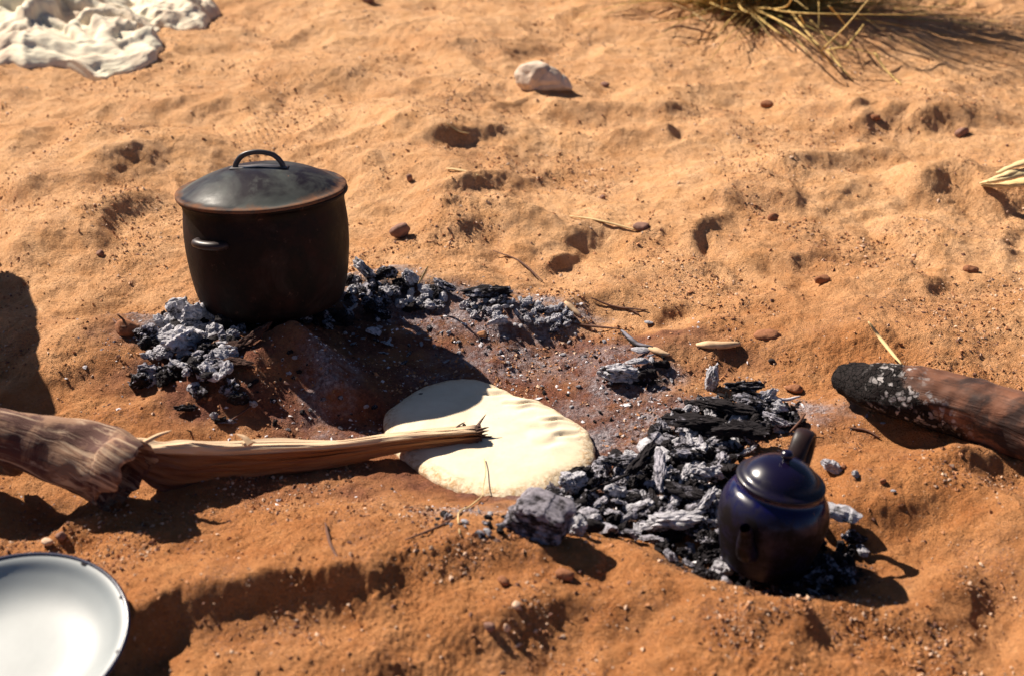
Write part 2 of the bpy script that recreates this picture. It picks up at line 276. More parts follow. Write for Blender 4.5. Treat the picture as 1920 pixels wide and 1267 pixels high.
def m_charlog():
    m, t, b = mat('charred_log_bark', .75); q = NB(t); v = q.grainmap((7, 55, 55))
    n = q.noise(1, 5, .6, vec=v, dist=.8); n2 = q.noise(16, 5, .65, dist=.4)
    bark = q.mix(q.mr(n2, .35, .65), (.060,.026,.017), (.21,.090,.052)); bark = q.mix(q.mr(n, .55, .68, 0, .6), bark, (.22,.15,.12)); bark = q.mix(q.mr(q.noise(12, 5, .7, dist=.5), .50, .60), bark, (.04,.022,.018)); bark = q.mix(q.mr(n, .42, .34, 0, .8), bark, (.02,.010,.008))
    ch = q.mr(q.math('ADD', q.attr('char'), q.math('MULTIPLY', q.math('SUBTRACT', n2, .5), 1.6)), .36, .62)
    wv = q.n('ShaderNodeVectorMath', operation='ADD'); q.link(q.tc.outputs['Object'], wv.inputs[0]); wn = q.n('ShaderNodeTexNoise'); wn.inputs['Scale'].default_value = 60; q.link(q.tc.outputs['Object'], wn.inputs['Vector']); ws = q.n('ShaderNodeVectorMath', operation='SCALE'); q.link(wn.outputs['Color'], ws.inputs[0]); ws.inputs['Scale'].default_value = .022; q.link(ws.outputs[0], wv.inputs[1]); wvo = wv.outputs[0]; cr = q.voro(120, 'DISTANCE_TO_EDGE', vec=wvo); blk = q.mix(q.mr(cr, .0, .12), (.003,.002,.002), (.011,.007,.007)); b.inputs['Specular IOR Level'].default_value = .2
    c = q.mix(ch, bark, blk)
    vv = q.voro(120, 'F1', vec=wvo, out=1); sep = q.n('ShaderNodeSeparateColor'); q.link(vv, sep.inputs[0])
    ashf = q.math('MULTIPLY', q.attr('ashy'), q.math('MULTIPLY', q.mr(cr, .02, .20), q.mr(q.math('ADD', sep.outputs[0], q.math('MULTIPLY', n2, .9)), .98, 1.25)))
    c = q.mix(ashf, c, q.mix(q.mr(q.noise(120, 4, .7), .35, .65), (.16,.14,.14), (.50,.47,.46))); q.link(c, b.inputs['Base Color']); q.link(q.mr(ch, 0, 1, .6, .85), b.inputs['Roughness'])
    n1 = q.bump(b, q.math('MULTIPLY', q.mr(cr, 0, .1), ch), .8, .005); q.bump(b, n, .9, .006, n1); return m
def m_cloth():
    m, t, b = mat('white_cotton', .9); q = NB(t); n = q.noise(10, 4, .6)
    q.link(q.mix(q.mr(n, .45, .7), (.74,.68,.53), (.60,.47,.36)), b.inputs['Base Color']); b.inputs['Specular IOR Level'].default_value = .1
    b.inputs['Subsurface Weight'].default_value = .0; q.bump(b, q.noise(90, 4, .6), .25, .003); return m
M['sand'] = m_sand()
M['ash_light'] = m_char('pale_ash_charcoal', .31, (.52,.51,.55)); M['ash_mid'] = m_char('grey_ash_charcoal', .15, (.40,.385,.44)); M['coal'] = m_char('black_charcoal', -.03, (.40,.38,.45)); M['brown_char'] = m_char('brown_charred_wood', -.02, (.27,.16,.12), True)
M['ash_block'] = m_char('mauve_ash_block', .27, (.27,.25,.285)); M['pot'] = m_pot('sooty_iron'); M['lid'] = m_lid(); M['grip'] = m_plain('worn_iron', (.06,.055,.055), .38, .4, 40, .2, .001, spec=.5)
M['lug'] = m_plain('sooty_lug', (.03,.02,.02), .42, .4, 40, .2, .001, spec=.3); M['blue'] = m_enamel('dark_blue_enamel', (.003,.003,.042), .080); M['blue_lid'] = m_enamel('dark_blue_lid_enamel', (.005,.003,.018), -.01, .24)
M['brownsoot'] = m_plain('brown_sooty_enamel', (.020,.008,.008), .45, .6, 40, .3, .001)
M['white'] = m_enamel('white_enamel', (.27,.30,.31), None, .5); M['navy'] = m_plain('navy_rim', (.012,.018,.05), .25, .3, 60, 0, spec=.5)
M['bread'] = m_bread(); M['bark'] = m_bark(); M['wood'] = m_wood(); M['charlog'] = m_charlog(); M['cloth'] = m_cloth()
M['straw'] = m_plain('dry_straw', (.62,.45,.22), .7, .35, 30, .2, .001); M['twig'] = m_plain('dark_twig', (.12,.055,.035), .85, .4, 60, .4, .001)
M['paleraw'] = m_plain('pale_wood_chip', (.62,.42,.25), .8, .3, 60, .4, .001); M['stone'] = m_plain('pale_stone', (.62,.49,.38), .8, .35, 22, .5, .004)
M['clod'] = m_plain('sand_clod', (.30,.125,.06), .95, .4, 60, .8, .003); M['palestone'] = m_plain('brown_stone', (.25,.135,.10), .9, .4, 60, .6, .003)
M['crumb_a'] = m_plain('sand_crumb', (.42,.20,.095), .95, .5, 30, 0); M['crumb_b'] = m_plain('dark_grit', (.17,.085,.06), .95, .4, 30, 0); M['crumb_c'] = m_plain('pale_grit', (.62,.43,.30), .95, .3, 30, 0)
M['flake'] = m_plain('white_ash_flake', (.66,.63,.66), .9, .3, 60, 0); M['flake_g'] = m_plain('grey_ash_flake', (.26,.23,.25), .9, .4, 60, 0); M['flake_k'] = m_plain('charcoal_bit', (.03,.02,.02), .9, .4, 60, 0)
M['grass_y'] = m_plain('dry_yellow_grass', (.58,.40,.13), .7, .4, 15, 0); M['grass_g'] = m_plain('olive_grass', (.27,.22,.05), .7, .4, 15, 0); M['husk'] = m_plain('corn_husk', (.68,.52,.27), .75, .35, 30, .4, .002, stretch=(1,6,6))

# ---------------------------------------------------------------- mesh helpers
def tag(o, label=None, cat=None, group=None, kind=None):
    for k, v in (('label', label), ('category', cat), ('group', group), ('kind', kind)):
        if v: o[k] = v
    return o
def mesh(name, V, F, mats, smooth=True, attrs=None, midx=None):
    me = bpy.data.meshes.new(name); V = np.asarray(V, np.float32)
    if isinstance(F, np.ndarray):
        k = F.shape[1]; n = len(F); me.vertices.add(len(V)); me.vertices.foreach_set('co', V.ravel())
        me.loops.add(n*k); me.loops.foreach_set('vertex_index', F.astype(np.int32).ravel())
        me.polygons.add(n); me.polygons.foreach_set('loop_start', np.arange(0, n*k, k, dtype=np.int32))
        try: me.polygons.foreach_set('loop_total', np.full(n, k, np.int32))
        except Exception: pass
    else: me.from_pydata([tuple(map(float, v)) for v in V], [], F)
    me.update(calc_edges=True); me.polygons.foreach_set('use_smooth', np.full(len(me.polygons), smooth, bool))
    for m in (mats if isinstance(mats, (list, tuple)) else [mats]): me.materials.append(m)
    if midx is not None: me.polygons.foreach_set('material_index', np.asarray(midx, np.int32))
    for k, a in (attrs or {}).items():
        a = np.asarray(a, np.float32)
        if a.ndim == 2: at_ = me.attributes.new(k, 'FLOAT_VECTOR', 'POINT'); at_.data.foreach_set('vector', a.ravel())
        else: at_ = me.attributes.new(k, 'FLOAT', 'POINT'); at_.data.foreach_set('value', a)
    me.validate(); return me
def ob(name, me, parent=None, loc=(0,0,0), rot=(0,0,0), scale=(1,1,1)):
    o = bpy.data.objects.new(name, me); COL.objects.link(o); o.location = loc; o.rotation_euler = rot; o.scale = scale
    if parent is not None: o.parent = parent
    return o
def empty(name, loc, rot=(0,0,0)):
    o = ob(name, None, None, loc, rot); o.empty_display_size = .05; return o
def lathe(prof, n=64, wob=0.0, seed=0):
    V, F = [], []; k = len(prof)
    for i in range(n):
        a = 2*math.pi*i/n; rw = 1+wob*(math.sin(2*a+seed)+.6*math.sin(3*a+seed*2))
        for r, z in prof: V.append((r*rw*math.cos(a), r*rw*math.sin(a), z))
    for i in range(n):
        j = (i+1) % n
        for q in range(k-1): F.append((i*k+q, j*k+q, j*k+q+1, i*k+q+1))
    return np.array(V), F
def spline(pts, n):                           # Catmull-Rom through points (any width of tuple)
    P = [np.array(p, float) for p in pts]; P = [2*P[0]-P[1]] + P + [2*P[-1]-P[-2]]; out = []; m = len(P)-3
    for k in range(n):
        u = k/(n-1)*m; i = min(int(u), m-1); t = u-i; a, b, c, d = P[i:i+4]
        out.append(.5*((2*b)+(-a+c)*t+(2*a-5*b+4*c-d)*t*t+(-a+3*b-3*c+d)*t**3))
    return out
def grain_of(path, rad, n, extra=0):
    P = np.array([p[:3] for p in path]); L = np.concatenate([[0], np.cumsum(np.linalg.norm(np.diff(P, axis=0), axis=1))]); a = np.arange(n)*2*math.pi/n; r = float(np.mean(rad)); G = []
    for l in list(L)+[L[-1]+.01*(k+1) for k in range(extra)]:
        for b in a: G.append((l, r*math.cos(b+l*1.5), r*math.sin(b+l*1.5)))
    return np.array(G)
def tube(path, rad, n=8, flat=1.0, seed=0, rough=0.0, up=(0,0,1), sect=None):
    """path list of points, rad list; returns V,F with end caps; sect(i,ang)->radius factor"""
    V, F = [], []; m = len(path); P = [Vector(p) for p in path]
    for i in range(m):
        d = (P[min(i+1, m-1)]-P[max(i-1, 0)]).normalized(); u = Vector(up); s = d.cross(u)
        s = s.normalized() if s.length > 1e-4 else Vector((1,0,0)); v = s.cross(d).normalized()
        for k in range(n):
            a = 2*math.pi*k/n; r = rad[i]*(sect(i, a) if sect else 1)
            V.append(P[i]+s*math.cos(a)*r+v*math.sin(a)*r*flat)
    for i in range(m-1):
        for k in range(n): F.append((i*n+k, i*n+(k+1) % n, (i+1)*n+(k+1) % n, (i+1)*n+k))
    F.append(tuple(range(n-1, -1, -1))); F.append(tuple((m-1)*n+k for k in range(n)))
    V = np.array([tuple(v) for v in V])
    if rough: V = V + rough*np.stack([vnoise(V[:,0]*60, V[:,1]*60, V[:,2]*60, seed+j) for j in range(3)], 1)
    return V, F
_ico = {}
def ico(sub):
    if sub not in _ico:
        bm = bmesh.new(); bmesh.ops.create_icosphere(bm, subdivisions=sub, radius=1); bm.verts.ensure_lookup_table()
        _ico[sub] = (np.array([v.co[:] for v in bm.verts]), np.array([[v.index for v in f.verts] for f in bm.faces])); bm.free()
    V, F = _ico[sub]; return V.copy(), F
def chunk(rs, dims, sub=3, planes=9, groove=0.0, noise=.10, soft=.0, crack=0.0, hollow=0.0):
    V, F = ico(sub); N = rs.normal(size=(planes, 3)); N /= np.linalg.norm(N, axis=1)[:, None]; hh = rs.uniform(.55, .95, planes)
    D = V@N.T; r = np.min(np.where(D > .08, hh/np.maximum(D, .08), 9), axis=1); r = np.minimum(r, 1.15)
    if soft: r = r*(1-soft)+soft*.85
    o = rs.uniform(0, 50, 3)
    r = r*(1+noise*(vnoise(V[:,0]*2.3+o[0], V[:,1]*2.3, V[:,2]*2.3, 5)*1.3 + .5*vnoise(V[:,0]*6+o[1], V[:,1]*6, V[:,2]*6, 6)))
    rg = 1-np.abs(vnoise(V[:,0]*2.6+o[1], V[:,1]*1.6, V[:,2]*1.6, 15))*2.2; r = r*(1-crack*np.clip(rg, 0, 1)**5)
    r = r*(1-hollow*np.clip(vnoise(V[:,0]*1.5+o[2], V[:,1]*1.5+3, V[:,2]*1.5, 25)*2.2, 0, 1))
    W = V*r[:, None]
    if groove:
        g = vnoise(W[:,0]*.8+o[2], W[:,1]*6, W[:,2]*6, 8) + .5*vnoise(W[:,0]*5, W[:,1]*3, W[:,2]*3, 9); W[:,1:] *= (1+groove*g)[:, None]
    return W*np.array(dims), F
def shell(rs, L, rad, arc, th):               # a curled hollow rind of burnt wood
    nu, nv = 9, 12; V = []; o = rs.uniform(0, 50, 3); a0 = rs.uniform(-.3, .3)
    for side in (0, 1):
        for i in range(nu):
            u = i/(nu-1)*2-1; arcu = arc*(1-.35*u*u)
            for j in range(nv):
                v = j/(nv-1)*2-1; a = v*arcu/2 + math.pi/2 + a0*u; rr = rad*(1-.25*u*u*rs.uniform(.8,1.2)) - (th if side else 0)
                V.append((u*L/2*(1-.1*v*v), rr*math.cos(a), rr*math.sin(a)-rad*.3))
    V = np.array(V); V += (th*1.1)*np.stack([vnoise(V[:,0]/L*5+o[0], V[:,1]/L*5+k, V[:,2]/L*5, 4) for k in range(3)], 1)
    F = []; g = lambda s, i, j: s*nu*nv+i*nv+j
    for i in range(nu-1):
        for j in range(nv-1):
            F.append((g(0,i,j), g(0,i+1,j), g(0,i+1,j+1), g(0,i,j+1))); F.append((g(1,i,j), g(1,i,j+1), g(1,i+1,j+1), g(1,i+1,j)))
    for i in range(nu-1):
        F.append((g(0,i,0), g(1,i,0), g(1,i+1,0), g(0,i+1,0))); F.append((g(0,i,nv-1), g(0,i+1,nv-1), g(1,i+1,nv-1), g(1,i,nv-1)))
    for j in range(nv-1):
        F.append((g(0,0,j), g(0,0,j+1), g(1,0,j+1), g(1,0,j))); F.append((g(0,nu-1,j), g(1,nu-1,j), g(1,nu-1,j+1), g(0,nu-1,j+1)))
    return V, np.array(F)

# ---------------------------------------------------------------- ground: one sheet, fine in the middle, out to the horizon
def build_ground():
    yd = np.exp(np.linspace(math.log(.95), math.log(4.9), 900))
    ys = np.concatenate([-np.geomspace(250, .3, 22), [.0,.3,.5,.65,.78,.88], yd, np.geomspace(5.1, 400, 34)])
    sdn = np.linspace(-1, 1, 900); so = np.geomspace(1.03, 260, 34); ss = np.concatenate([-so[::-1], sdn, so])
    W = np.clip(.43*ys+.06, .45, 2.2); Y = np.repeat(ys[:, None], len(ss), 1); X = W[:, None]*ss[None, :]
    Z = H(X, Y); nx = len(ss); ny = len(ys)
    V = np.stack([X.ravel(), Y.ravel(), Z.ravel()], 1)
    i, j = np.meshgrid(np.arange(ny-1), np.arange(nx-1), indexing='ij'); a = (i*nx+j).ravel(); F = np.stack([a, a+1, a+nx+1, a+nx], 1)
    x, y = V[:,0], V[:,1]; nn = vnoise2(x*9, y*9, 41)*.35+vnoise2(x*28, y*28, 42)*.25
    sm = lambda m: np.clip(sstep(.12, .75, m+nn*.55*(m > .01)), 0, 1)
    tone = np.clip(.02+.85*sstep(1.45, 2.6, y+.05*vnoise2(x*4, y*4, 44))+.12*vnoise2(x*3, y*3, 43), 0, 1)
    me = mesh('sand', V, F, M['sand'], True, {'burnt': sm(gauss(x, y, BURNT)), 'ash': sm(gauss(x, y, ASH)), 'char': sm(gauss(x, y, CHAR)), 'tone': tone})
    tag(ob('ground', me), kind='structure')
build_ground()

# loose crumbs of sand and grit, flakes of ash
def scatter(name, n, seed, dens, size, mats, probs, flat=1.0, sub=None):
    rs = np.random.RandomState(seed); base = np.array([(1,0,0),(-1,0,0),(0,1,0),(0,-1,0),(0,0,1),(0,0,-1)], float)
    bf = np.array([(0,2,4),(2,1,4),(1,3,4),(3,0,4),(2,0,5),(1,2,5),(3,1,5),(0,3,5)])
    y = np.exp(rs.uniform(math.log(1.0), math.log(4.6), n*8)); x = rs.uniform(-1, 1, n*8)*(.42*y+.05); p = dens(x, y); k = rs.uniform(0, 1, n*8) < p; x, y = x[k][:n], y[k][:n]; n = len(x)
    s = size(rs, n, x, y); V = base[None]*rs.uniform(.55, 1.25, (n, 6, 1)); V = V+rs.normal(size=(n, 6, 3))*.16
    sc3 = np.stack([rs.uniform(.7, 1.5, n), rs.uniform(.6, 1.0, n), rs.uniform(.5, .9, n)*flat], 1); V = V*sc3[:, None, :]*s[:, None, None]
    a = rs.uniform(0, 6.28, n); tl = rs.normal(size=n)*.35
    ct, st = np.cos(tl), np.sin(tl); V2 = np.stack([V[:,:,0]*ct[:,None]-V[:,:,2]*st[:,None], V[:,:,1], V[:,:,0]*st[:,None]+V[:,:,2]*ct[:,None]], 2)
    ca, sa = np.cos(a), np.sin(a); V3 = np.stack([V2[:,:,0]*ca[:,None]-V2[:,:,1]*sa[:,None], V2[:,:,0]*sa[:,None]+V2[:,:,1]*ca[:,None], V2[:,:,2]], 2)
    z = H(x, y)+s*.25*flat; V3 = V3+np.stack([x, y, z], 1)[:, None, :]
    F = (bf[None]+(np.arange(n)*6)[:, None, None]).reshape(-1, 3); mi = np.repeat(rs.choice(len(mats), n, p=probs), 8)
    return ob(name, mesh(name, V3.reshape(-1, 3), F, mats, False, midx=mi))
hot = lambda x, y: np.clip(gauss(x, y, ASH)*1.0+gauss(x, y, BURNT)*.28, 0, 1)
bx0 = gp(905, 815)
def offbread(x, y): return 1.0*((((x-(-.03))/.16)**2+((y-1.68)/.17)**2) > 1)
tag(scatter('sand_crumbs', 68000, 1, lambda x, y: (.10+.9*sstep(.0, .45, vnoise2(x*5, y*5, 51)+.5*vnoise2(x*14, y*14, 52)))*offbread(x, y), lambda rs, n, x, y: (.0009+.0032*rs.power(.35, n)**2.2)*(.75+.25*y/2), [M['crumb_a'], M['crumb_b'], M['crumb_c']], [.64, .13, .23]), kind='stuff')
tag(scatter('ash_flakes', 15000, 2, lambda x, y: hot(x, y)*(.25+.75*sstep(-.1, .4, vnoise2(x*12, y*12, 53)))*offbread(x, y), lambda rs, n, x, y: .0012+.0035*rs.power(.4, n)**2, [M['flake'], M['flake_g'], M['flake_k'], M['crumb_a']], [.46, .30, .14, .10], .55), kind='stuff')

tag(scatter('ember_bits', 9000, 3, lambda x, y: np.clip(gauss(x, y, CHAR)-.15, 0, 1)*offbread(x, y), lambda rs, n, x, y: .0015+.0055*rs.power(.45, n)**2, [M['flake_k'], M['flake_g'], M['flake']], [.62, .28, .10], .8), kind='stuff')
# ---------------------------------------------------------------- cooking pot
def build_pot():
    c = at(514, 576); c.z = h1(c.x, c.y); base = Vector((c.x, c.y, c.z-.002))
    t = empty('cooking_pot', base, (R(-7), R(-2.0), R(0)))
    tag(t, 'large soot-blackened pot with a domed lid standing on the coals', 'pot')
    prof = [(0,.0),(.06,.001),(.088,.006),(.108,.016),(.118,.042),(.1245,.085),(.1275,.125),(.1275,.16),(.1255,.185),(.125,.198),(.1275,.207),(.131,.211),(.131,.215),(.127,.216),(.122,.212),(.120,.19),(.118,.10),(.10,.02),(.0,.012)]
    prof = [(a*.985, b*.875) for a, b in prof]
    sp = spline(prof, 70); V, F = lathe([(max(p[0],0), p[1]) for p in sp], 96, .002, 1); ob('body', mesh('pot_body', V, F, M['pot']), t)
    lp = [(0,.049),(.03,.048),(.060,.042),(.088,.031),(.108,.019),(.119,.011),(.125,.008),(.131,.0075),(.1345,.006),(.135,.002),(.133,-.001),(.128,-.001),(.12,.004),(.10,.018),(.06,.037),(0,.044)]
    sp = spline(lp, 60); V, F = lathe([(max(p[0],0), p[1]) for p in sp], 96, .0015, 2)
    V[:,2] += .0012*vnoise(V[:,0]*14, V[:,1]*14, 0, 3)
    lid = ob('lid', mesh('pot_lid', V, F, M['lid']), t, (-.002, 0, .1895), (R(1), R(0), 0), (.965,.965,.78))
    pts = spline([(-.044,0,.042),(-.040,0,.058),(-.026,0,.074),(0,0,.080),(.026,0,.074),(.040,0,.058),(.044,0,.042)], 25)
    V, F = tube(pts, [.0052]*25, 10, .55, up=(0,1,0)); V = V*np.array([.9,1,.97]); ob('lid_handle', mesh('lid_handle', V, F, M['grip']), lid, (0,0,0), (0,0,R(-4)))
    V, F = lathe([(0,.0505),(.012,.0505),(.0135,.0495),(.0135,.047)], 20)
    V, F = tube([(-.046,0,.0465),(0,0,.0500),(.046,0,.0465)], [.010,.012,.010], 8, .15, up=(0,0,1)); ob('handle_plate', mesh('handle_plate', V, F, M['grip']), lid, (0,0,0), (0,0,R(-4)))
    for a in (R(-121), R(59)):
        pts = spline([(.118,-.028,0),(.134,-.027,.001),(.142,-.018,.002),(.145,0,.002),(.142,.018,.002),(.134,.027,.001),(.118,.028,0)], 21)
        V, F = tube(pts, [.0085]*21, 10, .8); V = V*np.array([1,1,1]); ob('handle', mesh('pot_lug', V, F, M['lug']), t, (0,0,.137), (0,0,a), (.95,.9,.96))
build_pot()

# ---------------------------------------------------------------- blue teapot
def build_teapot():
    c = at(1430, 1066); base = Vector((c.x, c.y, c.z+.014))
    t = empty('teapot', base, (R(-3), R(6.5), 0)); tag(t, 'small dark blue enamel teapot standing in the heap of embers', 'teapot')
    prof = [(0,0),(.046,.0),(.051,.004),(.055,.018),(.060,.042),(.0635,.066),(.062,.084),(.056,.098),(.050,.105),(.0485,.110),(.0495,.113),(.049,.115),(.045,.113),(.043,.10),(.05,.05),(0,.01)]
    sp = spline(prof, 60); V, F = lathe([(max(p[0],0), p[1]) for p in sp], 72, .003, 3); ob('body', mesh('teapot_body', V, F, M['blue']), t)
    for o_ in t.children: pass
    t.scale = (1.03, 1.03, .95)
    lp = [(0,.030),(.012,.0295),(.026,.025),(.038,.016),(.044,.008),(.0495,.005),(.0515,.003),(.051,.0),(.046,-.001),(.03,.012),(0,.025)]
    sp = spline(lp, 40); V, F = lathe([(max(p[0],0), p[1]) for p in sp], 72, .002, 4); lid = ob('lid', mesh('teapot_lid', V, F, M['blue_lid']), t, (0,0,.1145), (R(2), R(1), 0))
    sp = spline([(0,.0445),(.0045,.0440),(.0075,.0405),(.0070,.036),(.0045,.032),(.0055,.028)], 20); V, F = lathe([(max(p[0],0), p[1]) for p in sp], 20); ob('knob', mesh('knob', V, F, M['blue_lid']), lid)
    # strap handle behind, spout towards the front left
    a = R(62); pts = spline([(.045,0,.108),(.055,0,.132),(.070,0,.148),(.087,0,.143),(.093,0,.115),(.080,0,.082),(.070,0,.058),(.060,0,.048)], 30)
    V, F = tube(pts, [.0095+.0035*math.sin(min(1, i/12)*math.pi) for i in range(30)], 12, .34, up=(0,1,0)); 
    V, F = tube(pts, [.0045]*30, 10, 3.0 if False else 1.0, up=(0,1,0)); V[:,1] *= 2.6
    ob('handle', mesh('teapot_handle', V, F, M['brownsoot']), t, (0,0,0), (0,0,a))
    pts = spline([(.050,0,.040),(.066,0,.046),(.076,0,.062),(.080,0,.078),(.087,0,.090)], 22)
    V, F = tube(pts, [.017-.0105*(i/21)**.7 for i in range(22)], 14, .9, up=(0,1,0)); n0 = len(V)
    ob('spout', mesh('spout', V, F[:-1], M['blue']), t, (0,0,0), (0,0,R(236)))
build_teapot()

# ---------------------------------------------------------------- enamel bowl
def build_bowl():
    c = gp(6, 1185, .035); z = h1(c[0], c[1])
    t = empty('enamel_bowl', (c[0], c[1], z+.020), (R(9), R(-2), 0)); tag(t, 'white enamel bowl with a dark blue rim, cut off by the lower left corner', 'bowl')
    ri = [(0,.004),(.05,.0045),(.075,.009),(.095,.020),(.112,.038),(.122,.054),(.128,.0595),(.1305,.060)]
    ro = [(.1305,.0575),(.127,.057),(.122,.052),(.112,.035),(.095,.017),(.075,.006),(.05,.0),(0,.0)]
    sp = spline([(a_, b_*.5) for a_, b_ in ri+ro], 90); V, F = lathe([(max(p[0],0), p[1]) for p in sp], 96); ob('bowl_body', mesh('bowl_body', V, F, M['white']), t)
    V = []; F = []; n, k = 96, 8
    for i in range(n):
        a = 2*math.pi*i/n
        for j in range(k):
            b = 2*math.pi*j/k; r = .1315+.0026*math.cos(b); V.append((r*math.cos(a), r*math.sin(a), .0592*.5+.0024*math.sin(b)))
    for i in range(n):
        for j in range(k): F.append((i*k+j, ((i+1) % n)*k+j, ((i+1) % n)*k+(j+1) % k, i*k+(j+1) % k))
    ob('rim', mesh('bowl_rim', np.array(V), F, M['navy']), t)
    for a_, w_ in ((R(62), .004), (R(28), .0022), (R(-8), .0026)):
        V, F = chunk(np.random.RandomState(int(w_*1e5)), (w_, w_*.7, .0012), 2, 6, 0, .2); ob('rim_chip', mesh('rim_chip', V, F, M['coal'], False), t, (.1285*math.cos(a_), .1285*math.sin(a_), .0298), (0, 0, a_+1.57))
build_bowl()

# ---------------------------------------------------------------- flat bread
BREAD = [(720,796),(720,764),(734,738),(764,711),(800,694),(850,685),(893,687),(927,702),(967,725),(1022,745),(1070,778),(1103,808),(1115,850),(1107,878),(1060,898),(1000,915),(950,921),(900,920),(850,910),(805,888),(770,865),(738,840)]
ZB = None
def build_bread():
    global ZB
    zs = np.array([at(x, y).z for x, y in BREAD[::2]]+[at(900, 800).z]*4); cx, cy = gp(912, 812, float(zs.mean()))[:2]
    P = [at(x, y, .024 if y < 730 else .016 if y < 800 else .008) for x, y in BREAD]; A = sorted([(math.atan2(p.y-cy, p.x-cx), math.hypot(p.x-cx, p.y-cy)) for p in P])
    ang = np.array([a for a, r in A]); rad = np.array([r for a, r in A]); ang = np.concatenate([ang-2*math.pi, ang, ang+2*math.pi]); rad = np.tile(rad, 3)
    n, k = 220, 70; th = np.linspace(-math.pi, math.pi, n, endpoint=False); Rt = np.interp(th, ang, rad)
    for _ in range(6): Rt = (np.roll(Rt, 1)+Rt*2+np.roll(Rt, -1))/4
    # plane fitted to the sand below
    gx = cx+np.outer(np.linspace(.1, .9, 6), np.cos(th[::11])*Rt[::11]).ravel(); gy = cy+np.outer(np.linspace(.1, .9, 6), np.sin(th[::11])*Rt[::11]).ravel(); gz = H(gx, gy)
    co, *_ = np.linalg.lstsq(np.stack([gx-cx, gy-cy, np.ones_like(gx)], 1), gz, rcond=None)
    V, rim, und = [], [], []
    prof = [(q, math.sqrt(max(0, 1-q**7))) for q in np.sin(np.linspace(0, math.pi/2, k-14))]; low = [(1-.07*(1-math.cos(u*math.pi/2))-.0, -math.sin(u*math.pi/2)*.55) for u in np.linspace(.1, 1, 14)]
    pr = prof+low
    for i in range(n):
        for q, hh in pr:
            x = math.cos(th[i])*Rt[i]*q; y = math.sin(th[i])*Rt[i]*q; V.append((x, y, hh)); rim.append(float(sstep(.80, .97, q))*(1 if hh >= 0 else .6)); und.append(float(sstep(.35, -.35, hh)))
    V = np.array(V); x, y, hh = V[:,0]+cx, V[:,1]+cy, V[:,2]
    top = np.clip(hh, 0, 1)
    bx, by = V[:,0], V[:,1]; T = R(58); lx = bx*math.cos(T)+by*math.sin(T); ly = -bx*math.sin(T)+by*math.cos(T)
    crease = np.zeros(len(V))                  # finger-drag creases on the far right half
    for (pa, pb, wd, dp) in [((870,752),(960,742),.0055,.0030), ((940,772),(1030,757),.0045,.0036), ((955,782),(1040,768),.007,.0014), ((1010,806),(1088,786),.0045,.0034), ((985,822),(1050,815),.008,.0018), ((1035,835),(1095,815),.0045,.0030), ((1000,850),(1060,838),.008,.0018), ((760,745),(860,738),.012,.0014), ((890,732),(945,727),.005,.0025)]:
        A_ = at(*pa, .012); B_ = at(*pb, .012); d, s, p = seg(x, y+.0025*np.sin(x*160), [(A_.x, A_.y), (B_.x, B_.y)])
        wt = np.sin(np.clip(p, 0, 1)*math.pi)**.7; crease += dp*1.35*wt*(-np.exp(-(d/wd)**2)+.5*np.exp(-((d-wd*2)/wd/1.2)**2))
    z = (co[0]*bx+co[1]*by+co[2]) + .007 + hh*.0165 + top*(crease+.0022*vnoise2(x*11, y*11, 61)+.0009*vnoise2(x*30, y*30, 62)+.0035*(1-np.hypot(bx, by)/.17))
    lump = .0016*vnoise(x*55, y*55, z*55, 63)*np.array(rim)
    V = np.stack([x+lump, y+lump, z+lump*.6], 1); m = len(pr); i, j = np.meshgrid(np.arange(n), np.arange(m-1), indexing='ij'); a = (i*m+j).ravel(); b = (((i+1) % n)*m+j).ravel()
    me = mesh('flat_bread', V, np.stack([a, b, b+1, a+1], 1), M['bread'], True, {'rim': np.array(rim), 'under': np.array(und)})
    tag(ob('flatbread', me), 'thick pale round of flat bread dough lying in the middle of the ashes', 'bread')
    ZB = lambda x_, y_: co[0]*(x_-cx)+co[1]*(y_-cy)+co[2]+.0245
    p = gp(789, 738, ZB(*gp(789, 738)[:2])); rs = np.random.RandomState(5); V, F = chunk(rs, (.0035,.0018,.001), 2)
    tag(ob('charcoal_crumb', mesh('crumb_on_bread', V, F, M['coal'], False), None, (p[0], p[1], ZB(p[0], p[1])+.002), (0,0,.5)), 'tiny black crumb lying on the shaded part of the bread', 'crumb')
    pts = [(908,862),(911,885),(908,905),(905,922)]; W = [gp(a_, b_, 0) for a_, b_ in pts]; W = [(*gp(a_, b_, ZB(*gp(a_, b_, -.02)[:2]))[:2],) for a_, b_ in pts]
    P = [(x_, y_, ZB(x_, y_)+(.002 if i < 3 else .001)) for i, (x_, y_) in enumerate(W)]
    g = at(905, 933); P += [(g.x, g.y-.004, g.z+.010), tuple(at(880, 950, .003)), tuple(at(860, 965, .004)), tuple(at(862, 1000, .004))]
    P = spline(P, 30); V, F = tube(P, [.0007]*18+[.0011]*12, 5); tag(ob('thin_straw', mesh('bread_straw', V, F, M['straw'])), 'hair-thin bent straw lying over the front edge of the bread', 'straw')
build_bread()

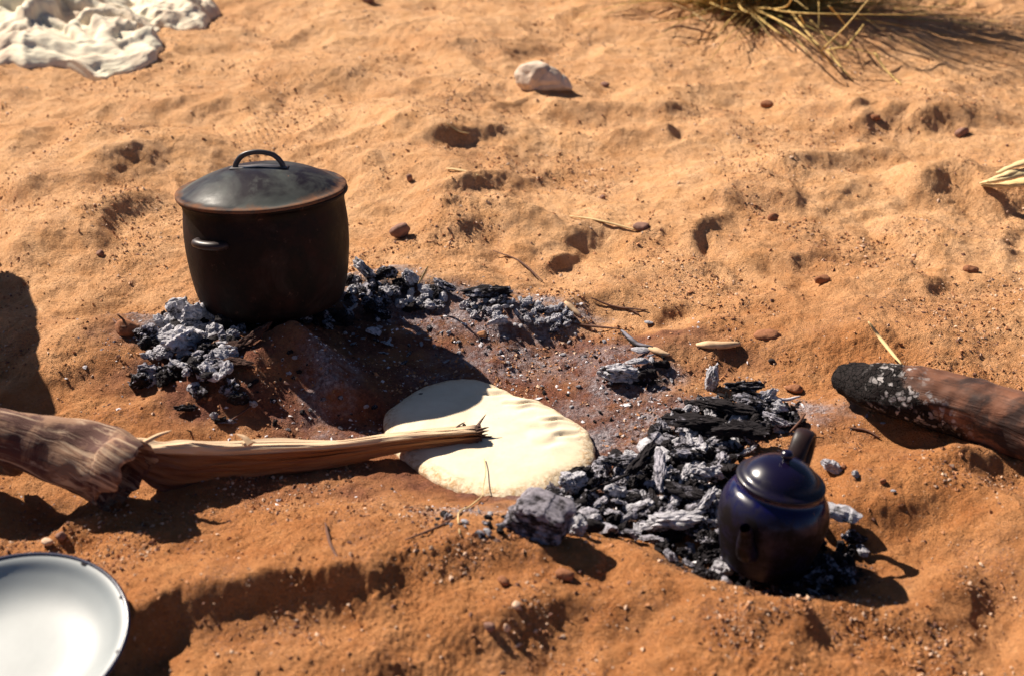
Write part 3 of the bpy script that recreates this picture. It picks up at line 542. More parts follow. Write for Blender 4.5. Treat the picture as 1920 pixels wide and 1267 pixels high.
# ---------------------------------------------------------------- broken branch, left
def build_branch():
    t = empty('broken_branch', gp(60, 850, .0)); off = np.array(t.location)
    tag(t, 'thick broken branch with a long split arm reaching over the bread', 'branch')
    # trunk with a torn open collar
    pp = [(-330,765,.10,.036),(-120,790,.090,.036),(30,820,.074,.036),(110,842,.062,.040),(170,862,.052,.043),(205,876,.047,.046),(222,884,.045,.048)]
    P = [tuple(gp(a, b, z))+(r,) for a, b, z, r in pp]; S = spline(P, 60)
    n = 40; m = len(S)
    def sect(i, a): return 1+.09*math.sin(a*2+i*.08)+.05*math.sin(a*3-i*.13)
    V, F = tube([s[:3] for s in S], [s[3] for s in S], n, 1, sect=sect); F = F[:-1]
    V = V.tolist(); P0 = [Vector(s[:3]) for s in S]; d = (P0[-1]-P0[-4]).normalized(); sd = d.cross(Vector((0,0,1))).normalized(); up = sd.cross(d); c = P0[-1]
    prev = (m-1)*n
    for (ds, rr) in ((.012,.99),(.016,.93),(.006,.86),(-.03,.72),(-.07,.5)):       # curled torn lip turning inward: a hollow
        st = len(V)
        for k in range(n):
            a = 2*math.pi*k/n; r = .048*sect(m-1, a)*rr; tear = (.010*math.sin(a*2.0+.6)+.005*math.sin(a*5)+.003*math.sin(a*11)) if ds > 0 else 0
            lean = .022*math.sin(a) if ds > 0 else 0
            V.append(tuple(c+d*(ds+tear+lean)+sd*math.cos(a)*r+up*math.sin(a)*r))
        for k in range(n): F.append((prev+k, prev+(k+1) % n, st+(k+1) % n, st+k))
        prev = st
    F.append(tuple(prev+k for k in range(n))); V = np.array(V)
    V = V+.0030*np.stack([vnoise(V[:,0]*35, V[:,1]*35, V[:,2]*35, 70+j) for j in range(3)], 1)
    ob('bark_trunk', mesh('bark_trunk', V-off, F, M['bark'], True, {'grain': grain_of(S, [.045], n, 5)}), t)
    # long split arm: D-shaped section, flat top edge and flat split side
    pp = [(190,842,.064,.010,.012),(232,845,.056,.013,.012),(285,864,.034,.028,.011),(350,876,.010,.034,.011),(450,868,-.004,.030,.010),(600,853,-.008,.0205,.0095),(750,830,-.006,.0140,.009),(850,818,-.009,.0125,.009),(903,814,-.010,.0095,.008)]
    S = spline([tuple(gp(a, b, z))+(hh, ww) for a, b, z, hh, ww in pp], 90); sec = [(-1,-.85),(-.98,.75),(-.7,1),(.55,1.05),(.95,.9),(1,.2),(.9,-.6),(.4,-1),(-.4,-1.02),(-.85,-.98)]
    sx_ = np.array(sec+[sec[0]]); cl = np.concatenate([[0], np.cumsum(np.hypot(*(np.diff(sx_, axis=0)*np.array([.35,1])).T))]); tt = np.linspace(0, cl[-1], 57)[:-1]; sec = [(float(np.interp(t_, cl, sx_[:,0])), float(np.interp(t_, cl, sx_[:,1]))) for t_ in tt]; gra = []
    gk = 1+0*tt
    V, F, top, sco_shade = [], [], [], []; rs = np.random.RandomState(3); ks = len(sec)
    for i, s in enumerate(S):
        p = Vector(s[:3]); d = (Vector(S[min(i+1, 89)][:3])-Vector(S[max(i-1, 0)][:3])).normalized(); sd = Vector((d.y, -d.x, 0)).normalized(); up = sd.cross(d).normalized()   # sd points to the camera
        if up.z < 0: up = -up
        for k, (u, v) in enumerate(sec):
            wv = 1+.05*math.sin(i*.35+v*3)+.03*math.sin(i*.21+u*2); gra.append((i*.0085, u*.010, v*.020+i*.0003)); gv = float(vnoise2(np.array([i*.13]), np.array([k*.85]), 7)); gv2 = float(vnoise2(np.array([i*.05+9]), np.array([k*.31]), 8))
            if i > 86: wv *= .8+.3*((k*7+i) % 3)/2
            V.append(tuple(p+sd*(u*s[4]*wv+.0022*gv*np.sign(u)+.0030*gv2*np.sign(u))+up*(v*s[3]*wv+(.0014*gv+.002*gv2)*np.sign(v)))); top.append(1.0 if v > .7 else 0.0); sco_shade.append(float(max(sstep(80, 89, i), .8*sstep(10, 4, i), (.95 if v < -.55 else .0)*sstep(62, 40, i), (.75 if v < .7 else 0)*sstep(48, 20, i))))  # burnt at the tip; underside and collar end darkened as painted-in shade
    for i in range(89):
        for k in range(ks): F.append((i*ks+k, i*ks+(k+1) % ks, (i+1)*ks+(k+1) % ks, (i+1)*ks+k))
    F.append(tuple(range(ks-1, -1, -1))); F.append(tuple(89*ks+k for k in range(ks))); V = np.array(V)
    V = V+.0016*np.stack([vnoise(V[:,0]*14, V[:,1]*30, V[:,2]*30, 80+j) for j in range(3)], 1)
    ob('split_arm', mesh('split_arm', V-off, F, M['wood'], False, {'top': top, 'scorch_shade': sco_shade, 'grain': np.array(gra)}), t)
    def splinter(a, b, za, zb, r, mt='wood', name='splinter'):
        dz = -.022 if name == 'splinter' and a[0] > 800 else 0; A_ = Vector(gp(*a, za+dz)); B_ = Vector(gp(*b, zb+dz)); C_ = (A_+B_)/2+Vector((.001,.002,.001)); Pt = spline([A_, C_, B_], 7)
        V, F = tube(Pt, [r*(1-.85*(q/6)**2) for q in range(7)], 6, .6, 1, .0006); at_ = {'grain': V, 'top': np.zeros(len(V)), 'scorch_shade': np.full(len(V), 1.0 if mt == 'wood' else 0)} if mt == 'wood' else None
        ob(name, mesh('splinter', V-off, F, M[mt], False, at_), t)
    for a, b, za, zb, r in [((885,812),(911,776),.012,.030,.0030), ((890,812),(917,800),.010,.016,.0032), ((892,816),(917,806),.008,.010,.0030), ((870,806),(868,792),.018,.024,.0035), ((850,806),(872,790),.02,.026,.0022),
                            ((888,822),(925,820),.004,.004,.0035), ((885,826),(944,829),.000,-.004,.0042), ((880,810),(905,806),.014,.016,.0035), ((888,824),(915,813),.006,.008,.0028)]: splinter(a, b, za, zb, r)
    for a, b, za, zb, r in [((268,830),(322,806),.075,.085,.0045), ((470,832),(443,813),.058,.066,.0050), ((455,832),(480,829),.058,.056,.0050)]: splinter(a, b, za, zb, r, 'paleraw')
    # stub under the left end and a thick limb added unseen beyond the frame, shaped to cast the shadow at left
    V, F = tube(spline([gp(25, 850, .06), gp(25, 872, .03), gp(30, 885, .012)], 8), [.018,.016,.015,.014,.013,.012,.010,.006], 12, 1, 5, .003); ob('stub', mesh('stub', V-off, F, M['bark'], True, {'grain': V}), t)
    L0 = gp(-330, 765, .10); S = spline([tuple(L0)+(.05,), (-.96,1.72,.17,.060), (-.94,1.87,.235,.066), (-1.00,2.03,.275,.064), (-1.07,2.20,.31,.055), (-1.20,2.45,.36,.045)], 30)
    V, F = tube([s[:3] for s in S], [s[3] for s in S], 24, 1, 6, .004); ob('unseen_limb', mesh('unseen_limb', V-off, F, M['bark'], True, {'grain': V[:, [2,0,1]]}), t)
build_branch()

# ---------------------------------------------------------------- charred log, right
def build_log():
    t = empty('charred_log', at(1700, 790)); off = np.array(t.location); tag(t, 'log burnt black and ashy at one end, lying at the right edge', 'log')
    zz = at(1750, 810).z
    pp = [(1566,704,.020,.008),(1580,706,.024,.018),(1605,713,.029,.027),(1650,727,.034,.034),(1720,742,.036,.039),(1800,760,.037,.040),(1900,790,.038,.041),(2050,845,.038,.042),(2300,930,.038,.040)]
    S = spline([tuple(gp(a, b, z+zz+.006))+(r,) for a, b, z, r in pp], 110); n = 44
    def sect(i, a): return 1+.05*math.sin(a*2+i*.05)+.04*math.sin(a*3-i*.1)+(.22*math.sin(a*5+1)*math.sin(i*.8)*(1-i/30) if i < 30 else 0)
    V, F = tube([s[:3] for s in S], [s[3] for s in S], n, 1, sect=sect); 
    u = np.repeat(np.arange(110)/109., n); disp = .0055*np.exp(-(u/.30)**2)+.0026
    cells = np.abs(vnoise(V[:,0]*55, V[:,1]*55, V[:,2]*55, 92))
    V = V+disp[:, None]*np.stack([vnoise(V[:,0]*45, V[:,1]*45, V[:,2]*45, 90+j) for j in range(3)], 1)
    px = 960+FPX*V[:,0]/((V[:,1]*FW[1]+(V[:,2]-CAM_H)*FW[2])); py = 633.5-FPX*((V[:,1]*UP[1]+(V[:,2]-CAM_H)*UP[2]))/((V[:,1]*FW[1]+(V[:,2]-CAM_H)*FW[2]))
    c = np.repeat(np.array([s[:3] for s in S]), n, 0); low = np.clip((c[:,2]-V[:,2])/.04, -1, 1)       # the burn runs further along the underside
    pq = px-70*low; char = sstep(1810, 1700, pq); ashy = sstep(1610, 1660, px)*sstep(1830, 1760, pq)*sstep(.8, .2, low)
    ob('log_body', mesh('log_body', V-off, F, M['charlog'], True, {'char': char, 'ashy': ashy, 'grain': grain_of(S, [.038], n)}), t)
    k = int(.33*110); S2 = S
build_log()

# ---------------------------------------------------------------- charcoal
def protos():
    P = {'chunk': [], 'shell': [], 'stick': [], 'round': [], 'bit': []}; rs = np.random.RandomState(12)
    def flatm(V, F, n): return mesh(n, V, F, M['ash_mid'], False)
    for i in range(14): P['chunk'].append(flatm(*chunk(rs, (1, rs.uniform(.55,.85), rs.uniform(.4,.7)), 4, 7, .06, .13, 0, .26, .30), 'charcoal_chunk'))
    for i in range(10): P['shell'].append(flatm(*shell(rs, rs.uniform(1.5, 2.1), rs.uniform(.5, .85), rs.uniform(1.9, 4.2), rs.uniform(.09,.2)), 'charcoal_shell'))
    for i in range(9): P['stick'].append(flatm(*chunk(rs, (1.25, .36, .30), 4, 9, .22, .16, 0, .35, .2), 'charcoal_stick'))
    for i in range(7): P['round'].append(flatm(*chunk(rs, (1, .88, .78), 4, 7, .04, .14, .3, .28, .30), 'charcoal_round'))
    for i in range(6): P['bit'].append(flatm(*chunk(rs, (1, .65, .5), 2, 8, .0, .15), 'charcoal_bit'))
    return P
PR = protos(); _mv = {}
def variant(me, mk):
    k = (me.name, mk)
    if k not in _mv: c = me.copy(); c.materials[0] = M[mk]; _mv[k] = c
    return _mv[k]
placed = []; rsC = np.random.RandomState(77)
def coal(px, py, w, kind='chunk', mk='ash_mid', rot=None, label=None, group=None, lift=0.0, idx=None, stack=True, sx=1.0, sz=1.0, name=None):
    p = at(px, py); depth = p.y*FW[1]+(p.z-CAM_H)*FW[2]; r = w/FPX*depth/2; z = p.z
    if stack:
        for (x, y, zz, rr) in placed:
            d = math.hypot(p.x-x, p.y-y)
            if d < (r+rr)*.62: z = max(z, zz+rr*.42*(1-d/((r+rr)*.62))+.0)
        z = min(z, p.z+.035)
    me = PR[kind][idx if idx is not None else rsC.randint(len(PR[kind]))]
    if rot is None: rot = (rsC.normal()*.5, rsC.normal()*.45, rsC.uniform(0, 6.28))
    placed.append((p.x, p.y, z, r))
    o = ob(name or {'chunk': 'charcoal_lump', 'shell': 'curled_charcoal', 'stick': 'charcoal_stick', 'round': 'charcoal_lump', 'bit': 'charcoal_bit'}[kind], variant(me, mk), None, (p.x, p.y, z+r*.33+lift), rot, (r*sx, r, r*sz))
    tag(o, label, 'charcoal', group); return o
G1 = 'charcoal heaped between the bread and the teapot'; G2 = 'charcoal around the foot of the teapot'; G3 = 'ash-covered charcoal left of the pot'; G4 = 'ashy charcoal on the bank right of the pot'; G5 = 'charcoal on the far side of the teapot heap'; G6 = 'scattered bits of charcoal below the pot'
def inpoly(x, y, P):
    c = False; j = len(P)-1
    for i in range(len(P)):
        if (P[i][1] > y) != (P[j][1] > y) and x < (P[j][0]-P[i][0])*(y-P[i][1])/(P[j][1]-P[i][1])+P[i][0]: c = not c
        j = i
    return c
LM = [(1012,985,'the big grooved block'), (1150,945,'the curled pale shell'), (1280,865,'the grey dome-shaped lump'), (1325,925,'the pale broad lump'), (1262,1003,'the long flat pale stick'), (1080,1000,'the pale upright flake'),
 (1352,1078,'the white knobbly lump'), (1450,1060,'the teapot foot'), (1525,1087,'the purplish grey stick'), (1618,1045,'the right tip of the coals'), (1335,728,'the standing pointed lump'), (1405,775,'the broad grey far lump'), (1462,783,'the white angular lump'),
 (1310,822,'the long black stick'), (1390,845,'the teapot lid'), (1220,820,'the far left edge of the coals'), (332,602,'the large hollow pale shell'), (345,665,'the largest crumpled lump'), (282,640,'the dark grey white-sided lump'), (283,712,'the bluish corner lump'), (425,620,'the black round lump by the pot'), (390,715,'the grey hollow piece'),
 (683,516,'the pale leaning slab'), (725,530,'the grey upright lump'), (768,535,'the white cracked lump'), (828,545,'the smooth purplish lump'), (920,560,'the long mauve stick'), (935,607,'the pale stick on the bank'), (1000,590,'the middle of the far bank'), (1070,590,'the right end of the far bank'), (740,600,'the lumps in the pot shadow'), (650,590,'the right foot of the pot'),
 (870,670,'the rim of the pot shadow'), (1160,712,'the white crumpled ash'), (1213,712,'the black hollow stub'), (1203,664,'the bright white flake'), (1080,632,'the tiny upright flake'), (1000,720,'the far edge of the bread'), (1130,790,'the right shoulder of the bread'), (447,757,'the black jagged lump'), (535,640,'the sand cone tip'), (560,760,'the foot of the sand cone'), (880,985,'the thin bent straw')]
LSEEN = {}
def autolabel(px, py, wd, kind, mk):
    size = 'tiny' if wd < 14 else 'small' if wd < 26 else 'medium' if wd < 38 else 'large'
    head = '%s %s %s' % (size, {'ash_light': 'pale', 'ash_mid': 'grey', 'coal': 'black', 'brown_char': 'brown'}[mk], {'chunk': 'angular charcoal lump', 'shell': 'curled charcoal flake', 'stick': 'charcoal splinter', 'round': 'rounded charcoal lump', 'bit': 'charcoal chip'}[kind])
    first = None
    for l in sorted(LM, key=lambda q: math.hypot(px-q[0], 1.5*(py-q[1])))[:5]:
        dx, dy = px-l[0], 1.5*(py-l[1]); dr = ('right of' if dx > 0 else 'left of') if abs(dx) > abs(dy) else ('in front of' if dy > 0 else 'behind')
        if math.hypot(dx, dy) < 14: dr = 'against'
        lb = head+' '+dr+' '+l[2]; first = first or lb
        if lb not in LSEEN: LSEEN[lb] = 1; return lb
    a_ = sorted(LM, key=lambda q: math.hypot(px-q[0], 1.5*(py-q[1])))
    for k in (1, 2, 3):
        lb = first+' near '+a_[k][2]
        if lb not in LSEEN and len(lb.split()) <= 16: LSEEN[lb] = 1; return lb
    return first
def fill(poly, n, wr, kinds, mks, label, group, seed, mind=.42):
    rs = np.random.RandomState(seed); xs = [p[0] for p in poly]; ys = [p[1] for p in poly]; done = []; tries = 0
    while len(done) < n and tries < n*60:
        tries += 1; x = rs.uniform(min(xs), max(xs)); y = rs.uniform(min(ys), max(ys)); wd = rs.uniform(*wr)
        if not inpoly(x, y, poly) or any(math.hypot(x-a, (y-b)*1.7) < (wd+c)/2*mind for a, b, c in done): continue
        done.append((x, y, wd))
    done.sort(key=lambda d: -d[1]*0-d[2])
    for x, y, wd in done:
        kd, mk = kinds[rs.randint(len(kinds))], mks[rs.randint(len(mks))]; coal(x, y, wd, kd, mk, None, autolabel(x, y, wd, kd, mk), group)
# the heap between bread and teapot
fill([(1030,920),(1090,895),(1160,870),(1230,820),(1330,850),(1370,880),(1350,960),(1330,1000),(1240,1000),(1130,1005),(1060,1005)], 130, (26, 62), ['chunk','shell','shell','shell','stick','round'], ['ash_mid','ash_mid','coal','ash_mid','coal','ash_light'],
     'small lump in the charcoal heap between bread and teapot', G1, 21)
fill([(1240,800),(1300,755),(1370,745),(1440,742),(1490,775),(1500,800),(1420,825),(1390,870),(1310,870),(1220,850)], 150, (20, 50), ['chunk','stick','stick','shell','shell'], ['ash_mid','coal','coal','ash_light'],
     'thin grey-black piece in the charcoal heap behind the teapot', G5, 22)
fill([(430,600),(520,592),(640,590),(665,605),(600,622),(520,628),(445,625)], 36, (18, 44), ['chunk','bit','stick'], ['coal','coal','ash_mid'], 'x', 'dark charcoal at the foot of the pot', 25)
fill([(1215,1010),(1340,1000),(1400,1050),(1560,1050),(1600,990),(1622,1030),(1610,1075),(1570,1115),(1480,1120),(1380,1100),(1320,1085),(1250,1050)], 95, (18, 44), ['chunk','round','shell','stick'], ['coal','coal','ash_mid'],
     'dark charcoal lump around the foot of the blue teapot', G2, 23)
fill([(1380,960),(1520,960),(1560,1000),(1540,1060),(1400,1060)], 26, (24, 44), ['chunk'], ['coal'], 'black charcoal lump under the blue teapot', G2, 24)
fill([(1335,1040),(1400,1058),(1540,1058),(1600,1040),(1575,1105),(1480,1120),(1380,1108)], 50, (24, 48), ['chunk','shell','stick'], ['coal','coal','ash_mid'], 'x', G2, 26)
for a in [
 (1072,925,60,'round','ash_light',(.3,.2,.5),'rounded pale lump on top of the big grooved block',1,1,1,.012),
 (1115,925,46,'stick','ash_mid',(.2,1.0,1.9),'upright grey stick of charcoal behind the grooved block',1,1,2,.015),
 (1150,945,62,'shell','ash_light',(.7,.3,.4),'curled pale shell of charcoal in the middle of the heap',1,1,1,.012),
 (1080,1000,48,'round','ash_light',(.2,1.1,1.4),'pale upright flake of charcoal in front of the grooved block',.9,1.3,3,.004),
 (1112,985,34,'chunk','ash_light',(.4,.2,.9),'small white-topped lump beside the pale upright flake',1,1,2,.006),
 (1280,872,54,'shell','ash_mid',(.3,.1,.2),'smooth grey dome-shaped lump near the top of the heap',1,1,2,.012),
 (1325,915,66,'chunk','ash_light',(.2,.3,.3),'pale broad lump touching the left side of the teapot',1,.9,3,.014),
 (1290,900,40,'chunk','ash_light',(.2,.1,1.3),'white-topped lump just left of the broad pale lump',1,1,6,.012),
 (1316,970,66,'stick','ash_light',(.1,-.5,.7),'thick white ash-covered stick leaning up to the teapot',1,1.2,4,.012),
 (1262,1003,125,'stick','ash_light',(.1,.05,.12),'long flat pale stick along the front edge of the heap',1,.9,1,.008),
 (1180,1008,50,'stick','ash_mid',(0,.1,.1),'short grey stick at the front edge, left of the long pale one',1,1,5,.003),
 (1352,1078,52,'round','ash_light',(.4,.2,.3),'white knobbly lump at the very front of the coals',1,1,4,.004),
 (1330,1035,44,'chunk','ash_mid',(.4,.5,.3),'grey lump in front of the long pale stick',1,1,5,.008),
 (1425,1090,30,'round','ash_mid',(.4,.5,2.3),'small grey lump to the right of the white knobbly lump',1,1,1,.003),
 (1395,1045,56,'shell','ash_mid',(.5,.1,2.3),'dark curled piece in front of the teapot',1,1,4,.008),
 (1525,1087,52,'stick','ash_mid',(.1,-.3,.5),'purplish grey stick in front of the teapot foot',1,1.1,6,.004),
 (1618,1045,26,'round','ash_light',(.1,.3,.5),'small pale lump at the right tip of the coals',1,1,0,.004),
 (1578,985,70,'shell','ash_light',(.1,.2,-.3),'long curled pale piece right of the teapot',1,.8,2,.012),
 (1557,882,38,'chunk','ash_light',(.1,.2,-.5),'pale lump on the sand right of the teapot handle',1,1,7,.002),
 (1603,893,19,'round','ash_light',(.1,.2,-.3),'small pale ball of ash alone on the sand right of the teapot',1,1,3,.002),
 (1335,728,50,'chunk','ash_light',(.1,-1.35,.3),'grey pointed lump standing up at the far edge of the heap',1.25,.9,8,.008),
 (1405,775,66,'chunk','ash_mid',(.2,.2,.3),'broad grey lump at the top of the far heap',1,.9,1,.012),
 (1340,775,58,'shell','ash_mid',(.2,.3,.3),'curled grey flake below the standing pointed lump',1,.7,3,.010),
 (1440,765,52,'stick','ash_light',(.2,-.4,.7),'pale grey stick at the right of the far heap',1,1.3,3,.014),
 (1195,905,88,'stick','coal',(.1,-.25,.9),'long thin black stick standing out of the middle of the heap',1,.8,4,.022),
 (1235,925,96,'stick','ash_mid',(.1,-.15,1.5),'long grey stick pointing away from the camera in the heap',1,.7,7,.020),
 (1165,890,80,'stick','ash_mid',(.1,.15,.3),'long grey stick on the far side of the heap near the bread',1,.7,8,.014),
 (1290,955,84,'stick','coal',(.1,.1,-.4),'long black stick just above the long flat pale one',1,.8,6,.018),
 (1395,762,92,'stick','ash_mid',(.1,.1,.35),'long grey stick on top of the far heap',1,.7,2,.022),
 (1345,800,96,'stick','coal',(.1,-.1,-.45),'long black stick sloping down the near side of the far heap',1,.8,7,.022),
 (1462,783,40,'chunk','ash_light',(.2,.4,-.4),'white angular lump at the right end of the far heap',1,1,4,.012),
 (1455,808,60,'stick','ash_mid',(.1,.2,-.5),'speckled grey stick just behind the teapot lid',1,1,2,.010),
 (1310,818,100,'stick','coal',(.1,.02,-.12),'long black charred stick lying across the heap',1,.9,0,.012),
 (1390,835,110,'stick','coal',(.1,.05,-.05),'black charred stick behind the teapot',1,.9,5,.012),
]:
    px, py, wd, kd, mk, rt, lb, sx, sz, ix, lf = a; coal(px, py, wd, kd, mk, rt, lb, None, lf, ix, False, sx, sz)
def grooved_block():
    p = at(1012, 1003); n = 34; V, F = [], []; bm = bmesh.new(); bmesh.ops.create_cube(bm, size=2); bmesh.ops.subdivide_edges(bm, edges=bm.edges[:], cuts=26, use_grid_fill=True); bm.verts.ensure_lookup_table()
    V = np.array([v.co[:] for v in bm.verts]); F = np.array([[v.index for v in f.verts] for f in bm.faces]); bm.free()
    x, y, z = V.T; l = np.maximum(np.abs(x)**9+np.abs(y)**9+np.abs(z)**9, 1e-6)**(1/9.); V = V/l[:, None]*np.array([1.0, .70, .80]); x, y, z = V.T
    g = np.abs(vnoise(x*.9+5, y*2, z*7.5, 71)); g2 = vnoise(x*2.2, y*2.2, z*14, 72); c = np.clip(1-np.abs(vnoise(x*2.4, y*2+4, z*1.2, 73))*5, 0, 1)
    d = 1+.34*g*np.clip(1.1-z, 0, 1)+.06*g2-.10*c+.30*vnoise(x*1.1+3, y*1.1, z*1.3, 74); V[:,0] *= 1+.16*vnoise(x*2, y*2, z*9, 75)-.16*z; V[:,0] += .22*z+.15*vnoise(y*1.5, z*1.5, 0*z, 77); V[:,1] *= d; V[:,2] *= 1+.10*vnoise(x*1.5, y*1.5, 0*z, 76)-.12*(x > .3)*x
    s = .034; o = ob('charcoal_block', mesh('charcoal_block', V, F, M['ash_block'], False), None, (p.x, p.y, p.z+s*.72), (R(6), R(7), R(-22)), (s, s, s*.95)); tag(o, 'large blocky lump of grooved grey charcoal nearest the bread', 'charcoal'); placed.append((p.x, p.y, p.z, s))
grooved_block()
# the heap left of the pot
fill([(300,600),(360,585),(440,605),(440,650),(405,690),(440,735),(380,745),(335,715),(262,735),(262,700),(310,670),(265,650),(268,620),(300,635)], 95, (22, 60), ['chunk','shell','shell','round'], ['ash_light','ash_mid','coal','ash_light'],
     'crumbly pale lump in the ashy heap left of the pot', G3, 31)
for a in [
 (332,602,66,'shell','ash_light',(.9,.3,.9),'large hollow pale shell of charcoal at the top of the left heap',1,1.1,0,.012),
 (368,612,58,'chunk','ash_light',(.3,.5,1.2),'bright pale lump against the foot of the pot',1,1.2,2,.014),
 (345,665,80,'chunk','ash_light',(.3,.4,.9),'largest pale crumpled lump in the middle of the left heap',1,1.2,5,.014),
 (375,655,54,'shell','ash_light',(.5,.4,2.0),'curled pale rind in the left heap',1,1,5,.016),
 (282,640,44,'chunk','ash_mid',(.3,.9,.9),'dark grey lump with a white side at the left rim of the heap',1,1.1,3,.006),
 (283,712,62,'chunk','ash_mid',(.2,.2,.2),'bluish grey lump at the lower left corner of the left heap',1,.9,0,.004),
 (425,620,50,'round','coal',(.2,.2,.2),'black round lump between the left heap and the pot',1,1,4,.008),
 (390,715,40,'shell','ash_mid',(.8,.2,1.2),'grey hollow piece at the lower right of the left heap',1,1.1,6,.004),
 (424,722,48,'round','brown_char',(.1,.3,.5),'brown-black round lump beside the grey hollow piece',1,.8,2,.002),
 (350,772,52,'stick','coal',(0,.1,.35),'flat black stick on the sand below the left heap',1,.8,2,.000),
 (447,757,40,'chunk','coal',(.3,.2,.6),'black jagged lump on the brown sand above the branch',1,1,7,.002),
 (475,762,18,'round','ash_light',(.2,.6,.6),'small white lump right of the black jagged lump',1,1,0,.001),
 (402,784,18,'round','ash_light',(.2,1,.6),'small pale lump above the branch, left of a black one',1,1.3,2,.001),
 (415,792,26,'chunk','coal',(.2,.3,.6),'small black lump just above the branch',1,1,3,.000),
 (430,795,34,'stick','ash_mid',(.1,.2,.5),'grey flake just above the branch',1,.7,3,.000),
 (445,655,40,'chunk','brown_char',(.2,.1,.6),'brown charred lump at the foot of the small sand cone',1,.8,1,.002),
 (480,643,60,'stick','brown_char',(.1,-.35,.6),'brown charred stick leaning on the sand cone before the pot',1,1,6,.004),
 (535,632,30,'chunk','brown_char',(.2,.1,.6),'brown block on the tip of the sand cone before the pot',1,1,5,.002),
 (445,690,62,'stick','brown_char',(.1,.1,-.4),'brown charred splinter on the left side of the sand cone',1,.9,1,.002),
 (553,673,12,'round','ash_light',(.2,.1,.6),'tiny white ball near the tip of the sand cone',1,1,2,.001),
]:
    px, py, wd, kd, mk, rt, lb, sx, sz, ix, lf = a; coal(px, py, wd, kd, mk, rt, lb, None, lf, ix, False, sx, sz)
# the bank right of the pot
fill([(650,530),(700,520),(790,540),(850,555),(840,580),(700,590),(650,590)], 48, (16, 38), ['chunk','round','shell'], ['ash_mid','ash_light','ash_light','ash_mid','coal'], 'ashy lump on the bank just right of the pot', G4, 41)
fill([(860,562),(960,560),(1050,570),(1090,600),(1050,625),(980,618),(880,600)], 80, (10, 26), ['chunk','round','stick','bit'], ['ash_light','ash_light','ash_light','ash_mid'], 'small pale lump on the far ash bank between pot and straws', G4, 42)
for a in [
 (683,528,62,'stick','ash_light',(.2,.45,-.5),'pale angular slab leaning behind the pot at the right',1,1.4,2,.014),
 (725,530,42,'chunk','ash_mid',(.3,.2,.3),'grey upright lump on the bank right of the pot',1,1.2,6,.012),
 (768,535,36,'round','ash_light',(.1,.9,.3),'white cracked lump standing on the bank',1,1.2,1,.010),
 (828,545,48,'stick','ash_mid',(.1,.3,-.5),'smooth purplish grey log-shaped lump on the bank',1,1.5,4,.004),
 (920,560,78,'stick','ash_mid',(.1,.0,.05),'long mauve-grey stick on the far bank',1,1.2,0,.002),
 (935,607,42,'stick','ash_light',(.1,.0,.5),'pale stick on the near side of the far bank',1,1.2,5,.002),
 (717,597,34,'round','ash_mid',(.1,.0,-.5),'rounded lump lying in the shadow of the pot',1,1,0,.002),
 (653,593,26,'round','ash_mid',(.1,.0,.5),'small rounded lump in the shadow close to the pot',1,1,3,.002),
 (612,598,24,'round','ash_mid',(.1,.9,.5),'small upright lump in the shadow at the foot of the pot',1,1,1,.002),
 (705,628,36,'bit','ash_light',(.1,.3,.3),'pale chip lying in the shadow of the pot',1,.6,3,.001),
 (725,648,26,'stick','ash_light',(.0,.1,-.6),'thin pale splinter in the shadow of the pot',1,.5,1,.001),
 (808,580,34,'chunk','ash_light',(.1,.2,-.4),'white crumbly lump at the edge of the shadow of the pot',1,.8,4,.003),
 (1160,712,74,'chunk','ash_light',(.1,.1,.1),'white crumpled lump of ash beyond the bread',1,.7,7,.000),
 (1213,712,44,'shell','coal',(1.2,.1,.2),'black hollow stub of charcoal beyond the bread',1,1,0,.004),
 (1240,690,30,'chunk','coal',(.1,.1,.2),'small dark lump beside the black hollow stub',1,1,2,.002),
 (1200,688,46,'stick','ash_light',(.1,.0,.2),'pale flaky stick above the black hollow stub',1,.7,3,.004),
 (1203,664,34,'bit','ash_light',(.0,.1,.0),'bright white flat flake among the straws',1.1,.4,2,.003),
 (1080,632,12,'bit','ash_light',(.0,.9,.3),'tiny upright white flake on the burnt ground',1,1,0,.002),
 (1216,608,20,'bit','ash_light',(.0,.1,.3),'small white flake alone on the sand beyond the straws',1,.6,1,.001),
 (1655,775+20,10,'bit','ash_light',(.0,.1,.3),'tiny pale flake below the charred log',1,.6,4,.001),
 (1675,923,14,'bit','ash_light',(.0,.1,-.2),'small white chip on the sand at the right',1,.5,5,.001),
]:
    px, py, wd, kd, mk, rt, lb, sx, sz, ix, lf = a; coal(px, py, wd, kd, mk, rt, lb, None, lf, ix, False, sx, sz)
fill([(800,985),(850,960),(900,962),(960,975),(960,1005),(880,1005)], 24, (9, 26), ['bit','chunk','stick'], ['ash_light','ash_mid','coal'], 'small ashy chip scattered left of the big grooved block', 'ashy chips left of the grooved block', 43)
fill([(440,740),(520,640),(640,700),(720,760),(640,810),(480,810)], 26, (7, 16), ['bit','chunk'], ['ash_mid','coal','ash_light'], 'tiny bit of charcoal on the brown sand before the pot', G6, 44)
fill([(1120,690),(1250,660),(1260,720),(1130,730)], 22, (8, 18), ['bit','chunk','stick'], ['ash_light','ash_mid','coal'], 'small chip in the ashy patch beyond the bread', 'chips in the ashy patch beyond the bread', 45)
fill([(880,640),(1100,620),(1290,740),(1230,830),(1130,800),(1000,740)], 60, (6, 13), ['bit'], ['ash_light','ash_light','ash_mid','coal'], 'tiny chip of ash on the burnt ground behind the bread', 'ash chips behind the bread', 46, 1.2)
fill([(650,600),(860,600),(900,690),(760,690),(620,640)], 26, (7, 18), ['bit','stick'], ['ash_light','ash_mid'], 'tiny chip of ash in the shadow of the pot', 'ash chips in the pot shadow', 47, 1.0)

